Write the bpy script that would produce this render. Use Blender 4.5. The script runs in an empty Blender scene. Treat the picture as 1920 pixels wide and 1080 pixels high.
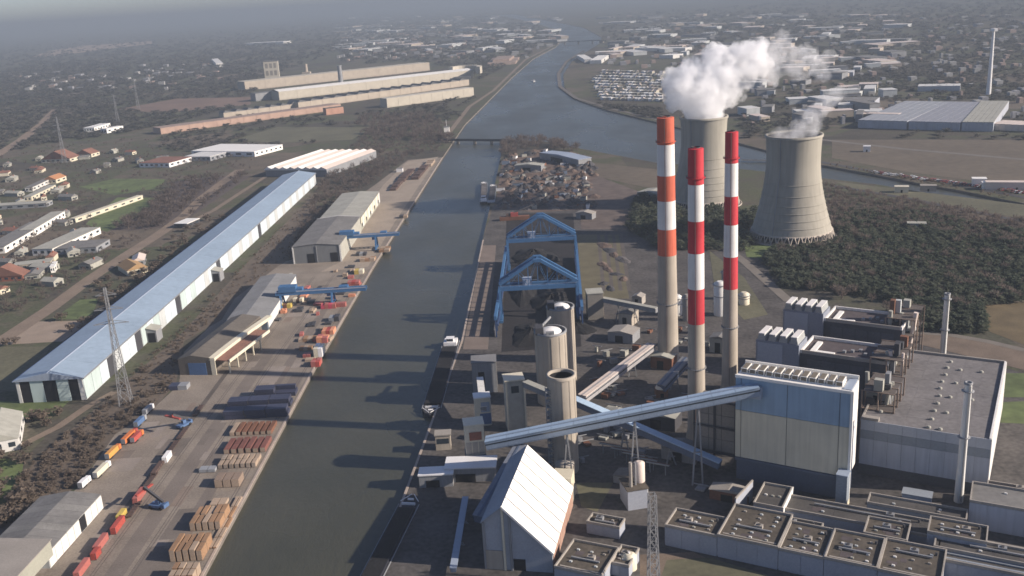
import bpy, bmesh, math, random
import numpy as np
from mathutils import Vector, Matrix
from mathutils.geometry import delaunay_2d_cdt

R_ = math.radians
scene = bpy.context.scene
COL = scene.collection
random.seed(7)
rng = np.random.default_rng(7)

# ------------------------------------------------------------------ camera, sky, sun
CAM_H, PITCH, ROLL, FOC = 230.0, R_(16.9), R_(3.5), 1800.0
cam_d = bpy.data.cameras.new("camera")
cam_d.sensor_width = 36.0
cam_d.lens = FOC / 1920.0 * 36.0
cam_d.clip_start = 1.0
cam_d.clip_end = 300000.0
cam = bpy.data.objects.new("camera", cam_d)
COL.objects.link(cam)
cam.matrix_world = (Matrix.Translation((0, 0, CAM_H)) @ Matrix.Rotation(math.pi / 2 - PITCH, 4, 'X')
                    @ Matrix.Rotation(-ROLL, 4, 'Z'))
scene.camera = cam

SUN_AZ, SUN_EL = R_(104.0), R_(24.5)          # clockwise from +Y
world = bpy.data.worlds.new("World")
scene.world = world
world.use_nodes = True
wn = world.node_tree.nodes
wl = world.node_tree.links
wn.clear()
w_out = wn.new('ShaderNodeOutputWorld')
w_bg = wn.new('ShaderNodeBackground')
w_sky = wn.new('ShaderNodeTexSky')
w_sky.sky_type = 'NISHITA'
w_sky.sun_disc = False
w_sky.sun_elevation = SUN_EL
w_sky.sun_rotation = SUN_AZ
w_sky.altitude = 0.0
w_sky.air_density = 0.75
w_sky.dust_density = 0.8
w_sky.ozone_density = 3.0
w_bg.inputs['Strength'].default_value = 0.080
w_tint = wn.new('ShaderNodeMix'); w_tint.data_type = 'RGBA'; w_tint.blend_type = 'MULTIPLY'; w_tint.inputs['Factor'].default_value = 1.0
w_tint.inputs['B'].default_value = (1.0, .92, .97, 1)
wl.new(w_sky.outputs[0], w_tint.inputs['A'])
wl.new(w_tint.outputs['Result'], w_bg.inputs[0])
wl.new(w_bg.outputs[0], w_out.inputs[0])

sun_d = bpy.data.lights.new("sun", 'SUN')
sun_d.energy = 5.0
sun_d.angle = R_(0.5)
sun_d.color = (1.0, 0.88, 0.77)
sun = bpy.data.objects.new("sun", sun_d)
COL.objects.link(sun)
S_DIR = Vector((math.cos(SUN_EL) * math.sin(SUN_AZ), math.cos(SUN_EL) * math.cos(SUN_AZ), math.sin(SUN_EL)))
sun.rotation_euler = S_DIR.to_track_quat('Z', 'Y').to_euler()
sun.location = (600, -200, 500)

scene.view_settings.view_transform = 'Standard'
scene.view_settings.look = 'None'
scene.view_settings.gamma = 1.0
scene.view_settings.exposure = 0.78
scene.view_settings.use_curve_mapping = False
scene.render.engine = 'CYCLES'
scene.cycles.use_denoising = True
scene.cycles.filter_width = 1.6
scene.cycles.volume_bounces = 20
scene.cycles.max_bounces = 22
scene.cycles.diffuse_bounces = 2
scene.cycles.glossy_bounces = 2
scene.cycles.transparent_max_bounces = 6
scene.cycles.volume_max_steps = 256
scene.cycles.volume_step_rate = 1.0

# ------------------------------------------------------------------ surveying helpers (photo pixel of 1920x1080 -> point of the place)
def ray(x, y):
    u = (x - 960) / FOC
    v = (540 - y) / FOC
    c, s = math.cos(ROLL), math.sin(ROLL)
    ul = c * u + s * v
    vl = -s * u + c * v
    return (ul, math.cos(PITCH) + vl * math.sin(PITCH), -math.sin(PITCH) + vl * math.cos(PITCH))

def at(x, y, z=0.0):
    d = ray(x, y)
    t = (z - CAM_H) / d[2]
    return Vector((d[0] * t, d[1] * t, z))

def at_depth(x, y, Y):
    d = ray(x, y)
    t = Y / d[1]
    return Vector((d[0] * t, Y, CAM_H + d[2] * t))

# ------------------------------------------------------------------ materials
MATS = {}
def mat(name, rgb, rough=0.85, var=0.18, scale=0.08, fine=1.2, streak=0.0, metal=0.0, bump=0.0, spec=0.3,
        rgb2=None, ribs=None):
    if name in MATS:
        return MATS[name]
    m = bpy.data.materials.new(name)
    m.use_nodes = True
    nt = m.node_tree
    n, l = nt.nodes, nt.links
    bs = n['Principled BSDF']
    bs.inputs['Roughness'].default_value = rough
    bs.inputs['Metallic'].default_value = metal
    bs.inputs['Specular IOR Level'].default_value = spec
    geo = n.new('ShaderNodeNewGeometry')
    n1 = n.new('ShaderNodeTexNoise'); n1.inputs['Scale'].default_value = scale; n1.inputs['Detail'].default_value = 4
    n2 = n.new('ShaderNodeTexNoise'); n2.inputs['Scale'].default_value = fine; n2.inputs['Detail'].default_value = 3
    l.new(geo.outputs['Position'], n1.inputs['Vector'])
    if streak > 0:
        mp = n.new('ShaderNodeMapping'); mp.inputs['Scale'].default_value = (1, 1, streak)
        l.new(geo.outputs['Position'], mp.inputs['Vector']); l.new(mp.outputs[0], n2.inputs['Vector'])
    else:
        l.new(geo.outputs['Position'], n2.inputs['Vector'])
    ad = n.new('ShaderNodeMath'); ad.operation = 'ADD'
    l.new(n1.outputs['Fac'], ad.inputs[0]); l.new(n2.outputs['Fac'], ad.inputs[1])
    mr = n.new('ShaderNodeMapRange')
    mr.inputs['From Min'].default_value = 0.65; mr.inputs['From Max'].default_value = 1.35
    l.new(ad.outputs[0], mr.inputs['Value'])
    a = tuple(max(0.0, c * (1 - var)) for c in rgb) + (1,)
    b = tuple(min(0.95, c * (1 + var)) for c in (rgb2 or rgb)) + (1,)
    mx = n.new('ShaderNodeMix'); mx.data_type = 'RGBA'
    mx.inputs['A'].default_value = a; mx.inputs['B'].default_value = b
    l.new(mr.outputs['Result'], mx.inputs['Factor'])
    l.new(mx.outputs['Result'], bs.inputs['Base Color'])
    if bump > 0 or ribs:
        bp = n.new('ShaderNodeBump'); bp.inputs['Strength'].default_value = bump or 0.4
        bp.inputs['Distance'].default_value = 0.3
        if ribs:
            tc = n.new('ShaderNodeTexCoord')
            wv = n.new('ShaderNodeTexWave'); wv.bands_direction = ribs[0]
            wv.inputs['Scale'].default_value = ribs[1]
            l.new(tc.outputs['Object'], wv.inputs['Vector'])
            l.new(wv.outputs['Fac'], bp.inputs['Height'])
        else:
            l.new(n2.outputs['Fac'], bp.inputs['Height'])
        l.new(bp.outputs[0], bs.inputs['Normal'])
    MATS[name] = m
    return m

# ------------------------------------------------------------------ mesh builder
class MB:
    def __init__(self):
        self.v = []; self.f = []; self.m = []; self.s = []
    def add(self, vs, fs, mi=0, smooth=False):
        o = len(self.v)
        self.v += [tuple(p) for p in vs]
        for f in fs:
            self.f.append(tuple(i + o for i in f)); self.m.append(mi); self.s.append(smooth)
        return self
    def box(self, x0, x1, y0, y1, z0, z1, mi=0):
        return self.add([(x0, y0, z0), (x1, y0, z0), (x1, y1, z0), (x0, y1, z0), (x0, y0, z1), (x1, y0, z1), (x1, y1, z1), (x0, y1, z1)],
                 [(0, 3, 2, 1), (4, 5, 6, 7), (0, 1, 5, 4), (1, 2, 6, 5), (2, 3, 7, 6), (3, 0, 4, 7)], mi)
    def prism(self, pts, z0, z1, mi=0):
        n = len(pts)
        vs = [(p[0], p[1], z0) for p in pts] + [(p[0], p[1], z1) for p in pts]
        fs = [tuple(range(n))[::-1], tuple(range(n, 2 * n))] + [(i, (i + 1) % n, n + (i + 1) % n, n + i) for i in range(n)]
        return self.add(vs, fs, mi)
    def slab(self, pts, t, mi=0):                       # 3D polygon thickened downwards
        n = len(pts)
        vs = [tuple(p) for p in pts] + [(p[0], p[1], p[2] - t) for p in pts]
        fs = [tuple(range(n)), tuple(range(n, 2 * n))[::-1]] + [(i, n + i, n + (i + 1) % n, (i + 1) % n) for i in range(n)]
        return self.add(vs, fs, mi)
    def section(self, prof, y0, y1, mi=0):              # xz outline extruded along y
        n = len(prof)
        vs = [(p[0], y0, p[1]) for p in prof] + [(p[0], y1, p[1]) for p in prof]
        fs = [tuple(range(n)), tuple(range(n, 2 * n))[::-1]] + [(i, n + i, n + (i + 1) % n, (i + 1) % n) for i in range(n)]
        return self.add(vs, fs, mi)
    def rings(self, prof, n=32, cx=0, cy=0, mi=0, cap0=True, cap1=True):   # prof: [(r,z),...]
        vs = []
        for r, z in prof:
            for k in range(n):
                a = 2 * math.pi * k / n
                vs.append((cx + r * math.cos(a), cy + r * math.sin(a), z))
        fs = []
        for i in range(len(prof) - 1):
            for k in range(n):
                k2 = (k + 1) % n
                fs.append((i * n + k, i * n + k2, (i + 1) * n + k2, (i + 1) * n + k))
        self.add(vs, fs, mi, True)
        if cap0: self.add(vs[:n], [tuple(range(n))[::-1]], mi)
        if cap1: self.add(vs[-n:], [tuple(range(n))], mi)
        return self
    def bar(self, p, q, w, h=None, mi=0):
        p = Vector(p); q = Vector(q); h = h or w
        d = (q - p).normalized()
        up = Vector((0, 0, 1)) if abs(d.z) < 0.95 else Vector((0, 1, 0))
        sd = d.cross(up).normalized() * (w / 2)
        u2 = sd.cross(d).normalized() * (h / 2)
        vs = [p - sd - u2, p + sd - u2, p + sd + u2, p - sd + u2, q - sd - u2, q + sd - u2, q + sd + u2, q - sd + u2]
        return self.add(vs, [(0, 3, 2, 1), (4, 5, 6, 7), (0, 1, 5, 4), (1, 2, 6, 5), (2, 3, 7, 6), (3, 0, 4, 7)], mi)
    def tube(self, p, q, r, n=10, mi=0, r2=None):
        p = Vector(p); q = Vector(q); r2 = r2 or r
        d = (q - p).normalized()
        up = Vector((0, 0, 1)) if abs(d.z) < 0.95 else Vector((0, 1, 0))
        a1 = d.cross(up).normalized(); a2 = d.cross(a1).normalized()
        vs = []
        for c, rr in ((p, r), (q, r2)):
            for k in range(n):
                a = 2 * math.pi * k / n
                vs.append(c + a1 * (rr * math.cos(a)) + a2 * (rr * math.sin(a)))
        self.add(vs, [(k, (k + 1) % n, n + (k + 1) % n, n + k) for k in range(n)], mi, True)
        self.add(vs[:n], [tuple(range(n))[::-1]], mi); self.add(vs[n:], [tuple(range(n))], mi)
        return self
    def mesh(self, name, mats):
        me = bpy.data.meshes.new(name)
        me.from_pydata(self.v, [], self.f)
        if not isinstance(mats, (list, tuple)): mats = [mats]
        for m in mats: me.materials.append(m)
        me.polygons.foreach_set('material_index', self.m)
        me.polygons.foreach_set('use_smooth', self.s)
        me.update()
        return me

def link(name, me, parent=None, loc=(0, 0, 0), rz=0.0):
    o = bpy.data.objects.new(name, me)
    COL.objects.link(o)
    o.location = loc
    o.rotation_euler = (0, 0, rz)
    if parent: o.parent = parent
    return o

def part(name, mb, mats, parent, loc=(0, 0, 0), rz=0.0, label=None):
    me = mb if isinstance(mb, bpy.types.Mesh) else mb.mesh(name, mats)
    o = link(name, me, parent, loc, rz)
    if label: o['label'] = label
    return o

def tag(o, label, cat, group=None, kind=None):
    o['label'] = label
    if cat: o['category'] = cat
    if group: o['group'] = group
    if kind: o['kind'] = kind
    return o

def thing(name, label, cat, loc=(0, 0, 0), rz=0.0, group=None):
    o = link(name, None, None, loc, rz)
    o.empty_display_size = 2
    return tag(o, label, cat, group)

def structure(name, mb, mats, label=None):
    o = link(name, mb if isinstance(mb, bpy.types.Mesh) else mb.mesh(name, mats))
    o['kind'] = 'structure'
    if label: o['label'] = label
    return o

def dup(root, loc, rz=0.0, label=None, group=None, scale=None):
    def cp(o, par):
        c = o.copy(); COL.objects.link(c)
        if par: c.parent = par
        for ch in o.children: cp(ch, c)
        return c
    r = cp(root, None)
    r.location = loc; r.rotation_euler = (0, 0, rz)
    if scale: r.scale = scale
    if label: r['label'] = label
    if group: r['group'] = group
    return r

BLOCKED = []                                            # footprints where no tree may stand
def inpoly(pts, poly):
    pts = np.asarray(pts, float); x, y = pts[:, 0], pts[:, 1]
    r = np.zeros(len(pts), bool)
    n = len(poly); j = n - 1
    for i in range(n):
        xi, yi = poly[i][0], poly[i][1]; xj, yj = poly[j][0], poly[j][1]
        with np.errstate(divide='ignore', invalid='ignore'):
            c = ((yi > y) != (yj > y)) & (x < (xj - xi) * (y - yi) / ((yj - yi) if yj != yi else 1e-9) + xi)
        r ^= c; j = i
    return r

def base(pL, pR, pB=None, depth=None, z=0.0, pad=3.0):
    """footprint from the photo: front edge pL-pR, a point pB on the back edge (or a depth), all at height z"""
    A, B = at(*pL, z), at(*pR, z)
    d = B - A; w = d.length; ang = math.atan2(d.y, d.x)
    v = Vector((-math.sin(ang), math.cos(ang), 0)); u = Vector((math.cos(ang), math.sin(ang), 0))
    if pB is not None: depth = (at(*pB, z) - A).dot(v)
    BLOCKED.append([(A - u * pad - v * pad)[:2], (A + u * (w + pad) - v * pad)[:2], (A + u * (w + pad) + v * (depth + pad))[:2], (A - u * pad + v * (depth + pad))[:2]])
    return (A.x, A.y, 0.0), ang, w, depth

def wpoly(pxs, z=0.0):
    return [tuple(at(p[0], p[1], 0.0)[:2]) for p in pxs]

def sheet(name, poly, z, m, label=None):
    from mathutils.geometry import tessellate_polygon
    tr = tessellate_polygon([[Vector((p[0], p[1], 0)) for p in poly]])
    mb = MB().add([(p[0], p[1], z) for p in poly], [tuple(t) for t in tr])
    return structure(name, mb, m, label)

def strip(name, pts, width, z, m, label=None):
    """a road or track: ribbon of constant width along world points"""
    mb = MB(); L = []; Rr = []
    n = len(pts)
    for i, p in enumerate(pts):
        a = Vector(pts[max(0, i - 1)][:2]); b = Vector(pts[min(n - 1, i + 1)][:2])
        t = (b - a).normalized(); nn = Vector((-t.y, t.x)) * width / 2
        L.append((p[0] + nn.x, p[1] + nn.y, z)); Rr.append((p[0] - nn.x, p[1] - nn.y, z))
    mb.add(L + Rr, [(i, n + i, n + i + 1, i + 1) for i in range(n - 1)])
    for i in range(n - 1):
        BLOCKED.append([L[i][:2], Rr[i][:2], Rr[i + 1][:2], L[i + 1][:2]])
    return structure(name, mb, m, label)

# ------------------------------------------------------------------ palette
concrete = mat('concrete', (.30, .265, .215), streak=.08, fine=.6, var=.2)
silo_concrete = mat('silo_concrete', (.34, .30, .245), streak=.06, fine=.5, var=.16)
tower_concrete = mat('tower_concrete', (.31, .29, .24), streak=.04, fine=.35, var=.16, scale=.03)
grey_metal = mat('grey_metal', (.22, .225, .23), rough=.6, streak=.1)
dark_metal = mat('dark_metal', (.05, .05, .055), rough=.7)
dark_hole = mat('dark_opening', (.012, .012, .014), rough=.9, var=.05)
white_metal = mat('white_metal', (.62, .61, .57), rough=.55, streak=.1, var=.1)
pale_panel = mat('pale_panel', (.45, .47, .46), rough=.6, streak=.15, fine=.4, var=.14)
mint_panel = mat('mint_panel', (.42, .50, .48), rough=.6, streak=.15, fine=.4, var=.14)
blue_roof = mat('blue_roof', (.27, .345, .42), rough=.45, var=.13, scale=.03, fine=.25, spec=.4)
blue_trim = mat('blue_trim', (.06, .09, .20), rough=.6)
grey_roof = mat('grey_roof', (.17, .165, .155), var=.22, fine=.4)
light_roof = mat('light_roof', (.33, .325, .28), var=.15, fine=.3)
brown_roof = mat('brown_roof', (.13, .115, .095), var=.2, fine=.4)
gravel_roof = mat('gravel_roof', (.085, .072, .056), var=.35, fine=.5, scale=.12)
hall_roof = mat('hall_roof', (.165, .155, .15), var=.28, fine=.5, scale=.06)
purple_roof = mat('bitumen_roof', (.085, .07, .07), var=.25, fine=.4)
parapet_m = mat('parapet_concrete', (.30, .275, .24), var=.2)
cream_panel = mat('cream_panel', (.56, .52, .40), rough=.6, var=.14, streak=.05, fine=.7)
blue_panel = mat('blue_panel', (.24, .345, .45), rough=.5, var=.14, streak=.05, fine=.7)
pale_blue = mat('pale_blue_panel', (.30, .35, .42), rough=.5, var=.08, streak=.1)
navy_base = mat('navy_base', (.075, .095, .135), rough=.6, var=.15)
hall_wall = mat('hall_wall', (.38, .40, .44), rough=.6, var=.16, streak=.05, fine=.7)
hall_band = mat('hall_band', (.24, .265, .29), rough=.6, var=.1)
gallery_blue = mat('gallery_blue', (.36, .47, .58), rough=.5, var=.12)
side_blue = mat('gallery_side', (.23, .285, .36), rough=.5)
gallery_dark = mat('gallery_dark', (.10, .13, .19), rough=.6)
crane_blue = mat('crane_blue', (.05, .13, .26), rough=.5, var=.15)
crane_pale = mat('crane_pale', (.28, .33, .42), rough=.5)
red_faded = mat('red_faded', (.50, .115, .065), rough=.75, var=.2, streak=.05, fine=.9)
red_deep = mat('red_deep', (.44, .035, .045), rough=.7, var=.2, streak=.05, fine=.9)
white_band = mat('white_band', (.66, .645, .61), rough=.7, var=.13, streak=.05, fine=.9)
bright_white = mat('bright_white', (.80, .78, .72), rough=.5, var=.05)
pink_white = mat('pink_white', (.62, .53, .46), rough=.6, var=.1)
brick_red = mat('brick_red', (.26, .10, .065), var=.2)
tile_red = mat('tile_red', (.21, .105, .075), var=.25)
rust = mat('rust', (.16, .075, .045), var=.35, fine=1.5)
rust_dark = mat('rust_dark', (.085, .055, .045), var=.35)
timber = mat('timber', (.27, .165, .095), var=.3, fine=2)
timber_end = mat('timber_end', (.34, .26, .19), var=.25, fine=2)
navy = mat('navy_steel', (.045, .05, .082), rough=.5, var=.2)
orange_p = mat('orange_paint', (.52, .16, .05), rough=.5, var=.1)
amber_p = mat('amber_paint', (.55, .27, .07), rough=.5, var=.1)
red_p = mat('red_paint', (.33, .065, .05), rough=.6, var=.3)
pinkred_p = mat('pink_red_paint', (.36, .12, .10), rough=.5, var=.15)
yellow_p = mat('yellow_paint', (.48, .36, .09), rough=.5, var=.12)
cream_p = mat('cream_paint', (.60, .55, .42), rough=.5, var=.1)
white_p = mat('white_paint', (.72, .71, .69), rough=.45, var=.06)
blue_p = mat('blue_paint', (.08, .14, .26), rough=.5, var=.12)
green_p = mat('green_paint', (.05, .13, .07), rough=.5, var=.12)
grey_p = mat('grey_paint', (.25, .26, .27), rough=.5, var=.12)
black_p = mat('black_rubber', (.02, .02, .02), rough=.8)
glass = mat('dark_glass', (.03, .04, .05), rough=.15, spec=.6)
coal = mat('coal', (.013, .0125, .013), rough=.9, var=.5, fine=.8, bump=.6)
barge_hull = mat('barge_hull', (.02, .021, .028), rough=.6)
scrap_grey = mat('scrap_grey', (.11, .10, .095), var=.6, fine=.9, bump=.8)
scrap_brown = mat('scrap_brown', (.12, .085, .065), var=.6, fine=.9, bump=.8)
scrap_dark = mat('scrap_dark', (.05, .048, .05), var=.6, fine=.9, bump=.8)
bark = mat('bark', (.07, .055, .045))
bare_crown = mat('bare_twigs', (.135, .108, .094), var=.25, scale=.04, fine=.2, rgb2=(.165, .132, .11))
bush_crown = mat('brown_scrub', (.18, .142, .112), var=.25, scale=.04, fine=.2, rgb2=(.20, .16, .122))
pine_crown = mat('pine_needles', (.078, .108, .068), var=.25, scale=.03, fine=.2, rgb2=(.112, .118, .080))
far_crown = mat('far_wood', (.095, .095, .083), var=.18, scale=.006, fine=.03, rgb2=(.115, .105, .088))

def leafy(m, k):
    """thin twigs and needles let part of the light through"""
    nt = m.node_tree; n, l = nt.nodes, nt.links
    bs = n['Principled BSDF']; out = n['Material Output']
    tr = n.new('ShaderNodeBsdfTranslucent'); mx = n.new('ShaderNodeMixShader'); mx.inputs[0].default_value = k
    src = bs.inputs['Base Color'].links[0].from_socket
    l.new(src, tr.inputs[0]); l.new(bs.outputs[0], mx.inputs[1]); l.new(tr.outputs[0], mx.inputs[2]); l.new(mx.outputs[0], out.inputs[0])
for m in (bare_crown, bush_crown, pine_crown, far_crown): leafy(m, .55)

# ------------------------------------------------------------------ ground with the canal cut out of it, water, banks
def ground_material():
    m = bpy.data.materials.new('ground_soil'); m.use_nodes = True
    nt = m.node_tree; n, l = nt.nodes, nt.links
    bs = n['Principled BSDF']; bs.inputs['Roughness'].default_value = .95; bs.inputs['Specular IOR Level'].default_value = .1
    geo = n.new('ShaderNodeNewGeometry')
    def noise(s, d=6):
        t = n.new('ShaderNodeTexNoise'); t.inputs['Scale'].default_value = s; t.inputs['Detail'].default_value = d
        l.new(geo.outputs['Position'], t.inputs['Vector']); return t
    big, mid, fin = noise(.0035), noise(.03), noise(.35, 4)
    vor = n.new('ShaderNodeTexVoronoi'); vor.inputs['Scale'].default_value = .0055; vor.distance = 'MANHATTAN'
    l.new(geo.outputs['Position'], vor.inputs['Vector'])
    ramp = n.new('ShaderNodeValToRGB')
    e = ramp.color_ramp.elements
    e[0].position = .30; e[0].color = (.060, .056, .045, 1)
    e[1].position = .72; e[1].color = (.15, .122, .092, 1)
    for p, c in ((.42, (.085, .076, .062, 1)), (.52, (.082, .088, .052, 1)), (.60, (.115, .098, .077, 1))):
        x = e.new(p); x.color = c
    a1 = n.new('ShaderNodeMath'); a1.operation = 'MULTIPLY_ADD'; a1.inputs[1].default_value = .35; a1.inputs[2].default_value = 0
    l.new(mid.outputs['Fac'], a1.inputs[0])
    sep = n.new('ShaderNodeSeparateColor'); l.new(vor.outputs['Color'], sep.inputs[0])
    a2 = n.new('ShaderNodeMath'); a2.operation = 'MULTIPLY_ADD'; a2.inputs[1].default_value = .22
    l.new(sep.outputs[0], a2.inputs[0]); l.new(a1.outputs[0], a2.inputs[2])
    a3 = n.new('ShaderNodeMath'); a3.operation = 'MULTIPLY_ADD'; a3.inputs[1].default_value = .45
    l.new(big.outputs['Fac'], a3.inputs[0]); l.new(a2.outputs[0], a3.inputs[2])
    l.new(a3.outputs[0], ramp.inputs[0])
    mx = n.new('ShaderNodeMix'); mx.data_type = 'RGBA'; mx.blend_type = 'MULTIPLY'; mx.inputs['Factor'].default_value = .6
    mr = n.new('ShaderNodeMapRange'); mr.inputs['From Min'].default_value = .3; mr.inputs['From Max'].default_value = .7
    mr.inputs['To Min'].default_value = .55; mr.inputs['To Max'].default_value = 1.35
    l.new(fin.outputs['Fac'], mr.inputs['Value'])
    l.new(ramp.outputs[0], mx.inputs['A']); l.new(mr.outputs[0], mx.inputs['B'])
    l.new(mx.outputs['Result'], bs.inputs['Base Color'])
    return m

left_bank = [(-146.5, 200, 0), (-143, 300, 0)] + [tuple(at(*p)) for p in
    ((380, 1080), (590, 690), (700, 500), (830, 295), (852, 262), (872, 233), (915, 190), (960, 145), (1000, 110), (1042, 88), (1054, 74), (1046, 57), (1000, 42), (930, 28))]
right_bank = [tuple(at(*p)) for p in
    ((965, 27), (1040, 41), (1095, 52), (1128, 70), (1124, 82), (1096, 99), (1072, 115), (1056, 140), (1058, 163), (1085, 188), (1140, 207), (1240, 231), (1400, 272),
     (1540, 309), (1640, 327), (1740, 347), (1800, 357), (2050, 408), (2050, 430), (1800, 370), (1740, 362), (1640, 345), (1540, 334), (1400, 318), (1230, 305), (1150, 290), (1090, 279), (1010, 263),
     (945, 266), (940, 290), (905, 450), (865, 640), (700, 1080))] + [(-69.5, 300, 0), (-73, 200, 0)]
canal = [p[:2] for p in left_bank + right_bank]
gpts = [Vector((x, y)) for x, y in ((-40000, -3000), (40000, -3000), (40000, 45000), (-40000, 45000))]
nc = len(canal)
cpts = [Vector(p) for p in canal]
gedges = [(0, 1), (1, 2), (2, 3), (3, 0)] + [(4 + i, 4 + (i + 1) % nc) for i in range(nc)]
vv, ee, ff, _, _, _ = delaunay_2d_cdt(gpts + cpts, gedges, [], 0, 1e-4)
cent = [sum((vv[i] for i in f), Vector((0, 0))) / len(f) for f in ff]
inside = inpoly([tuple(c) for c in cent], canal)
structure('ground', MB().add([(v.x, v.y, 0) for v in vv], [tuple(f) for f, k in zip(ff, inside) if not k]), ground_material())
BLOCKED.append(canal)
bank_m = mat('canal_bank_stone', (.16, .14, .12), var=.3)
mb = MB()
for i in range(nc):
    a, b = canal[i], canal[(i + 1) % nc]
    mb.add([(a[0], a[1], 0), (b[0], b[1], 0), (b[0], b[1], -3.5), (a[0], a[1], -3.5)], [(0, 1, 2, 3)])
structure('canal_bank', mb, bank_m)

def water_material():
    m = bpy.data.materials.new('canal_water'); m.use_nodes = True
    nt = m.node_tree; n, l = nt.nodes, nt.links
    bs = n['Principled BSDF']
    bs.inputs['Roughness'].default_value = .22; bs.inputs['IOR'].default_value = 1.33
    bs.inputs['Specular IOR Level'].default_value = .5
    geo = n.new('ShaderNodeNewGeometry')
    t = n.new('ShaderNodeTexNoise'); t.inputs['Scale'].default_value = .016; t.inputs['Detail'].default_value = 5
    l.new(geo.outputs['Position'], t.inputs['Vector'])
    r = n.new('ShaderNodeValToRGB')
    r.color_ramp.elements[0].position = .35; r.color_ramp.elements[0].color = (.050, .051, .036, 1)
    r.color_ramp.elements[1].position = .68; r.color_ramp.elements[1].color = (.064, .063, .044, 1)
    l.new(t.outputs['Fac'], r.inputs[0]); l.new(r.outputs[0], bs.inputs['Base Color'])
    w = n.new('ShaderNodeTexNoise'); w.inputs['Scale'].default_value = .22; w.inputs['Detail'].default_value = 5; w.inputs['Roughness'].default_value = .65
    mp = n.new('ShaderNodeMapping'); mp.inputs['Scale'].default_value = (1.0, .45, 1)
    l.new(geo.outputs['Position'], mp.inputs[0]); l.new(mp.outputs[0], w.inputs['Vector'])
    wr = n.new('ShaderNodeTexNoise'); wr.inputs['Scale'].default_value = .009; wr.inputs['Detail'].default_value = 3; l.new(mp.outputs[0], wr.inputs['Vector'])
    rr = n.new('ShaderNodeMapRange'); rr.inputs['From Min'].default_value = .38; rr.inputs['From Max'].default_value = .62; rr.inputs['To Min'].default_value = .26; rr.inputs['To Max'].default_value = .36
    l.new(wr.outputs['Fac'], rr.inputs['Value']); l.new(rr.outputs[0], bs.inputs['Roughness'])
    b = n.new('ShaderNodeBump'); b.inputs['Strength'].default_value = .55; b.inputs['Distance'].default_value = .5
    l.new(w.outputs['Fac'], b.inputs['Height']); l.new(b.outputs[0], bs.inputs['Normal'])
    return m
WZ = -2.2
structure('water', MB().add([(-900, 150, WZ), (8000, 150, WZ), (8000, 16000, WZ), (-900, 16000, WZ)], [(0, 1, 2, 3)]), water_material())

# quay paving and other ground sheets
apron_m = mat('quay_concrete', (.205, .172, .138), var=.28, scale=.05, fine=.9, rgb2=(.22, .188, .152))
sand_m = mat('sandy_quay', (.30, .25, .195), var=.2, scale=.05, fine=.5)
plant_m = mat('plant_yard', (.075, .068, .062), var=.5, scale=.05, fine=.4)
dirt_m = mat('dirt_road', (.20, .155, .115), var=.2, scale=.06, fine=.5)
grass_m = mat('grass_field', (.088, .112, .044), var=.38, scale=.02, fine=.12, rgb2=(.105, .135, .05))
olive_m = mat('rough_grass', (.11, .105, .065), var=.3, scale=.02, fine=.3)
brownf_m = mat('brown_field', (.12, .098, .07), var=.25, scale=.012, fine=.1)
asph_m = mat('asphalt', (.06, .058, .058), var=.2)
coalfloor_m = mat('coal_floor', (.020, .018, .018), var=.4, scale=.05, fine=.4)
steel_rail = mat('rail_steel', (.10, .085, .075))
line_m = mat('paint_line', (.35, .33, .30))
yard = [(-320, 240), (-318, 330)] + wpoly([(60, 1000), (150, 910), (215, 815), (288, 765), (335, 722), (345, 660), (420, 585), (440, 555), (520, 495), (552, 485), (600, 420), (705, 345), (765, 300)]) \
    + [(p[0] - 1.2, p[1]) for p in reversed([q for q in left_bank[:6]])]
sheet('quay_pavement', yard, .004, apron_m); BLOCKED.append(yard)
sheet('sandy_pavement', wpoly([(640, 490), (640, 455), (720, 345), (765, 302), (822, 294), (738, 420), (690, 500), (600, 510)]), .008, sand_m)
mb = MB()
for i in range(0, 5):
    a, b = Vector(left_bank[i]), Vector(left_bank[i + 1])
    mb.bar(a + Vector((-.5, 0, .06)), b + Vector((-.5, 0, .06)), 1.3, .34)
structure('quay_edge', mb, mat('quay_coping', (.36, .30, .25), var=.25))
def along(off, y0, y1, n=12):
    """points parallel to the left quay edge, off metres inland"""
    ys = np.linspace(y0, y1, n); xs = np.interp(ys, [p[1] for p in left_bank[:6]], [p[0] for p in left_bank[:6]])
    return [(x - off, y) for x, y in zip(xs, ys)]
for off in (5.5, 6.9, 31.5, 33.0, 49.0, 50.5):
    strip('crane_rail', along(off, 300, 830), .35, .020, steel_rail)
strip('yard_lane', along(40, 300, 640), 9, .008, mat('worn_lane', (.165, .14, .118), var=.25, scale=.05))
strip('yard_lane', along(20, 300, 760), 6, .012, MATS['worn_lane'])
pk = (mat('paving_dark', (.150, .128, .108), var=.25), mat('paving_pale', (.245, .21, .178), var=.2), mat('paving_warm', (.20, .158, .125), var=.25))
for k in range(60):
    y = random.uniform(310, 800); off = random.uniform(8, 95) if y < 560 else random.uniform(8, 50)
    cx = float(np.interp(y, [p[1] for p in left_bank[:6]], [p[0] for p in left_bank[:6]])) - off
    w_, d_ = random.uniform(3, 14), random.uniform(6, 30)
    sheet('paving_patch', [(cx - w_ / 2, y - d_ / 2), (cx + w_ / 2, y - d_ / 2), (cx + w_ / 2 + d_ * .03, y + d_ / 2), (cx - w_ / 2 + d_ * .03, y + d_ / 2)], .0130 + .0001 * k, pk[k % 3])
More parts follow.
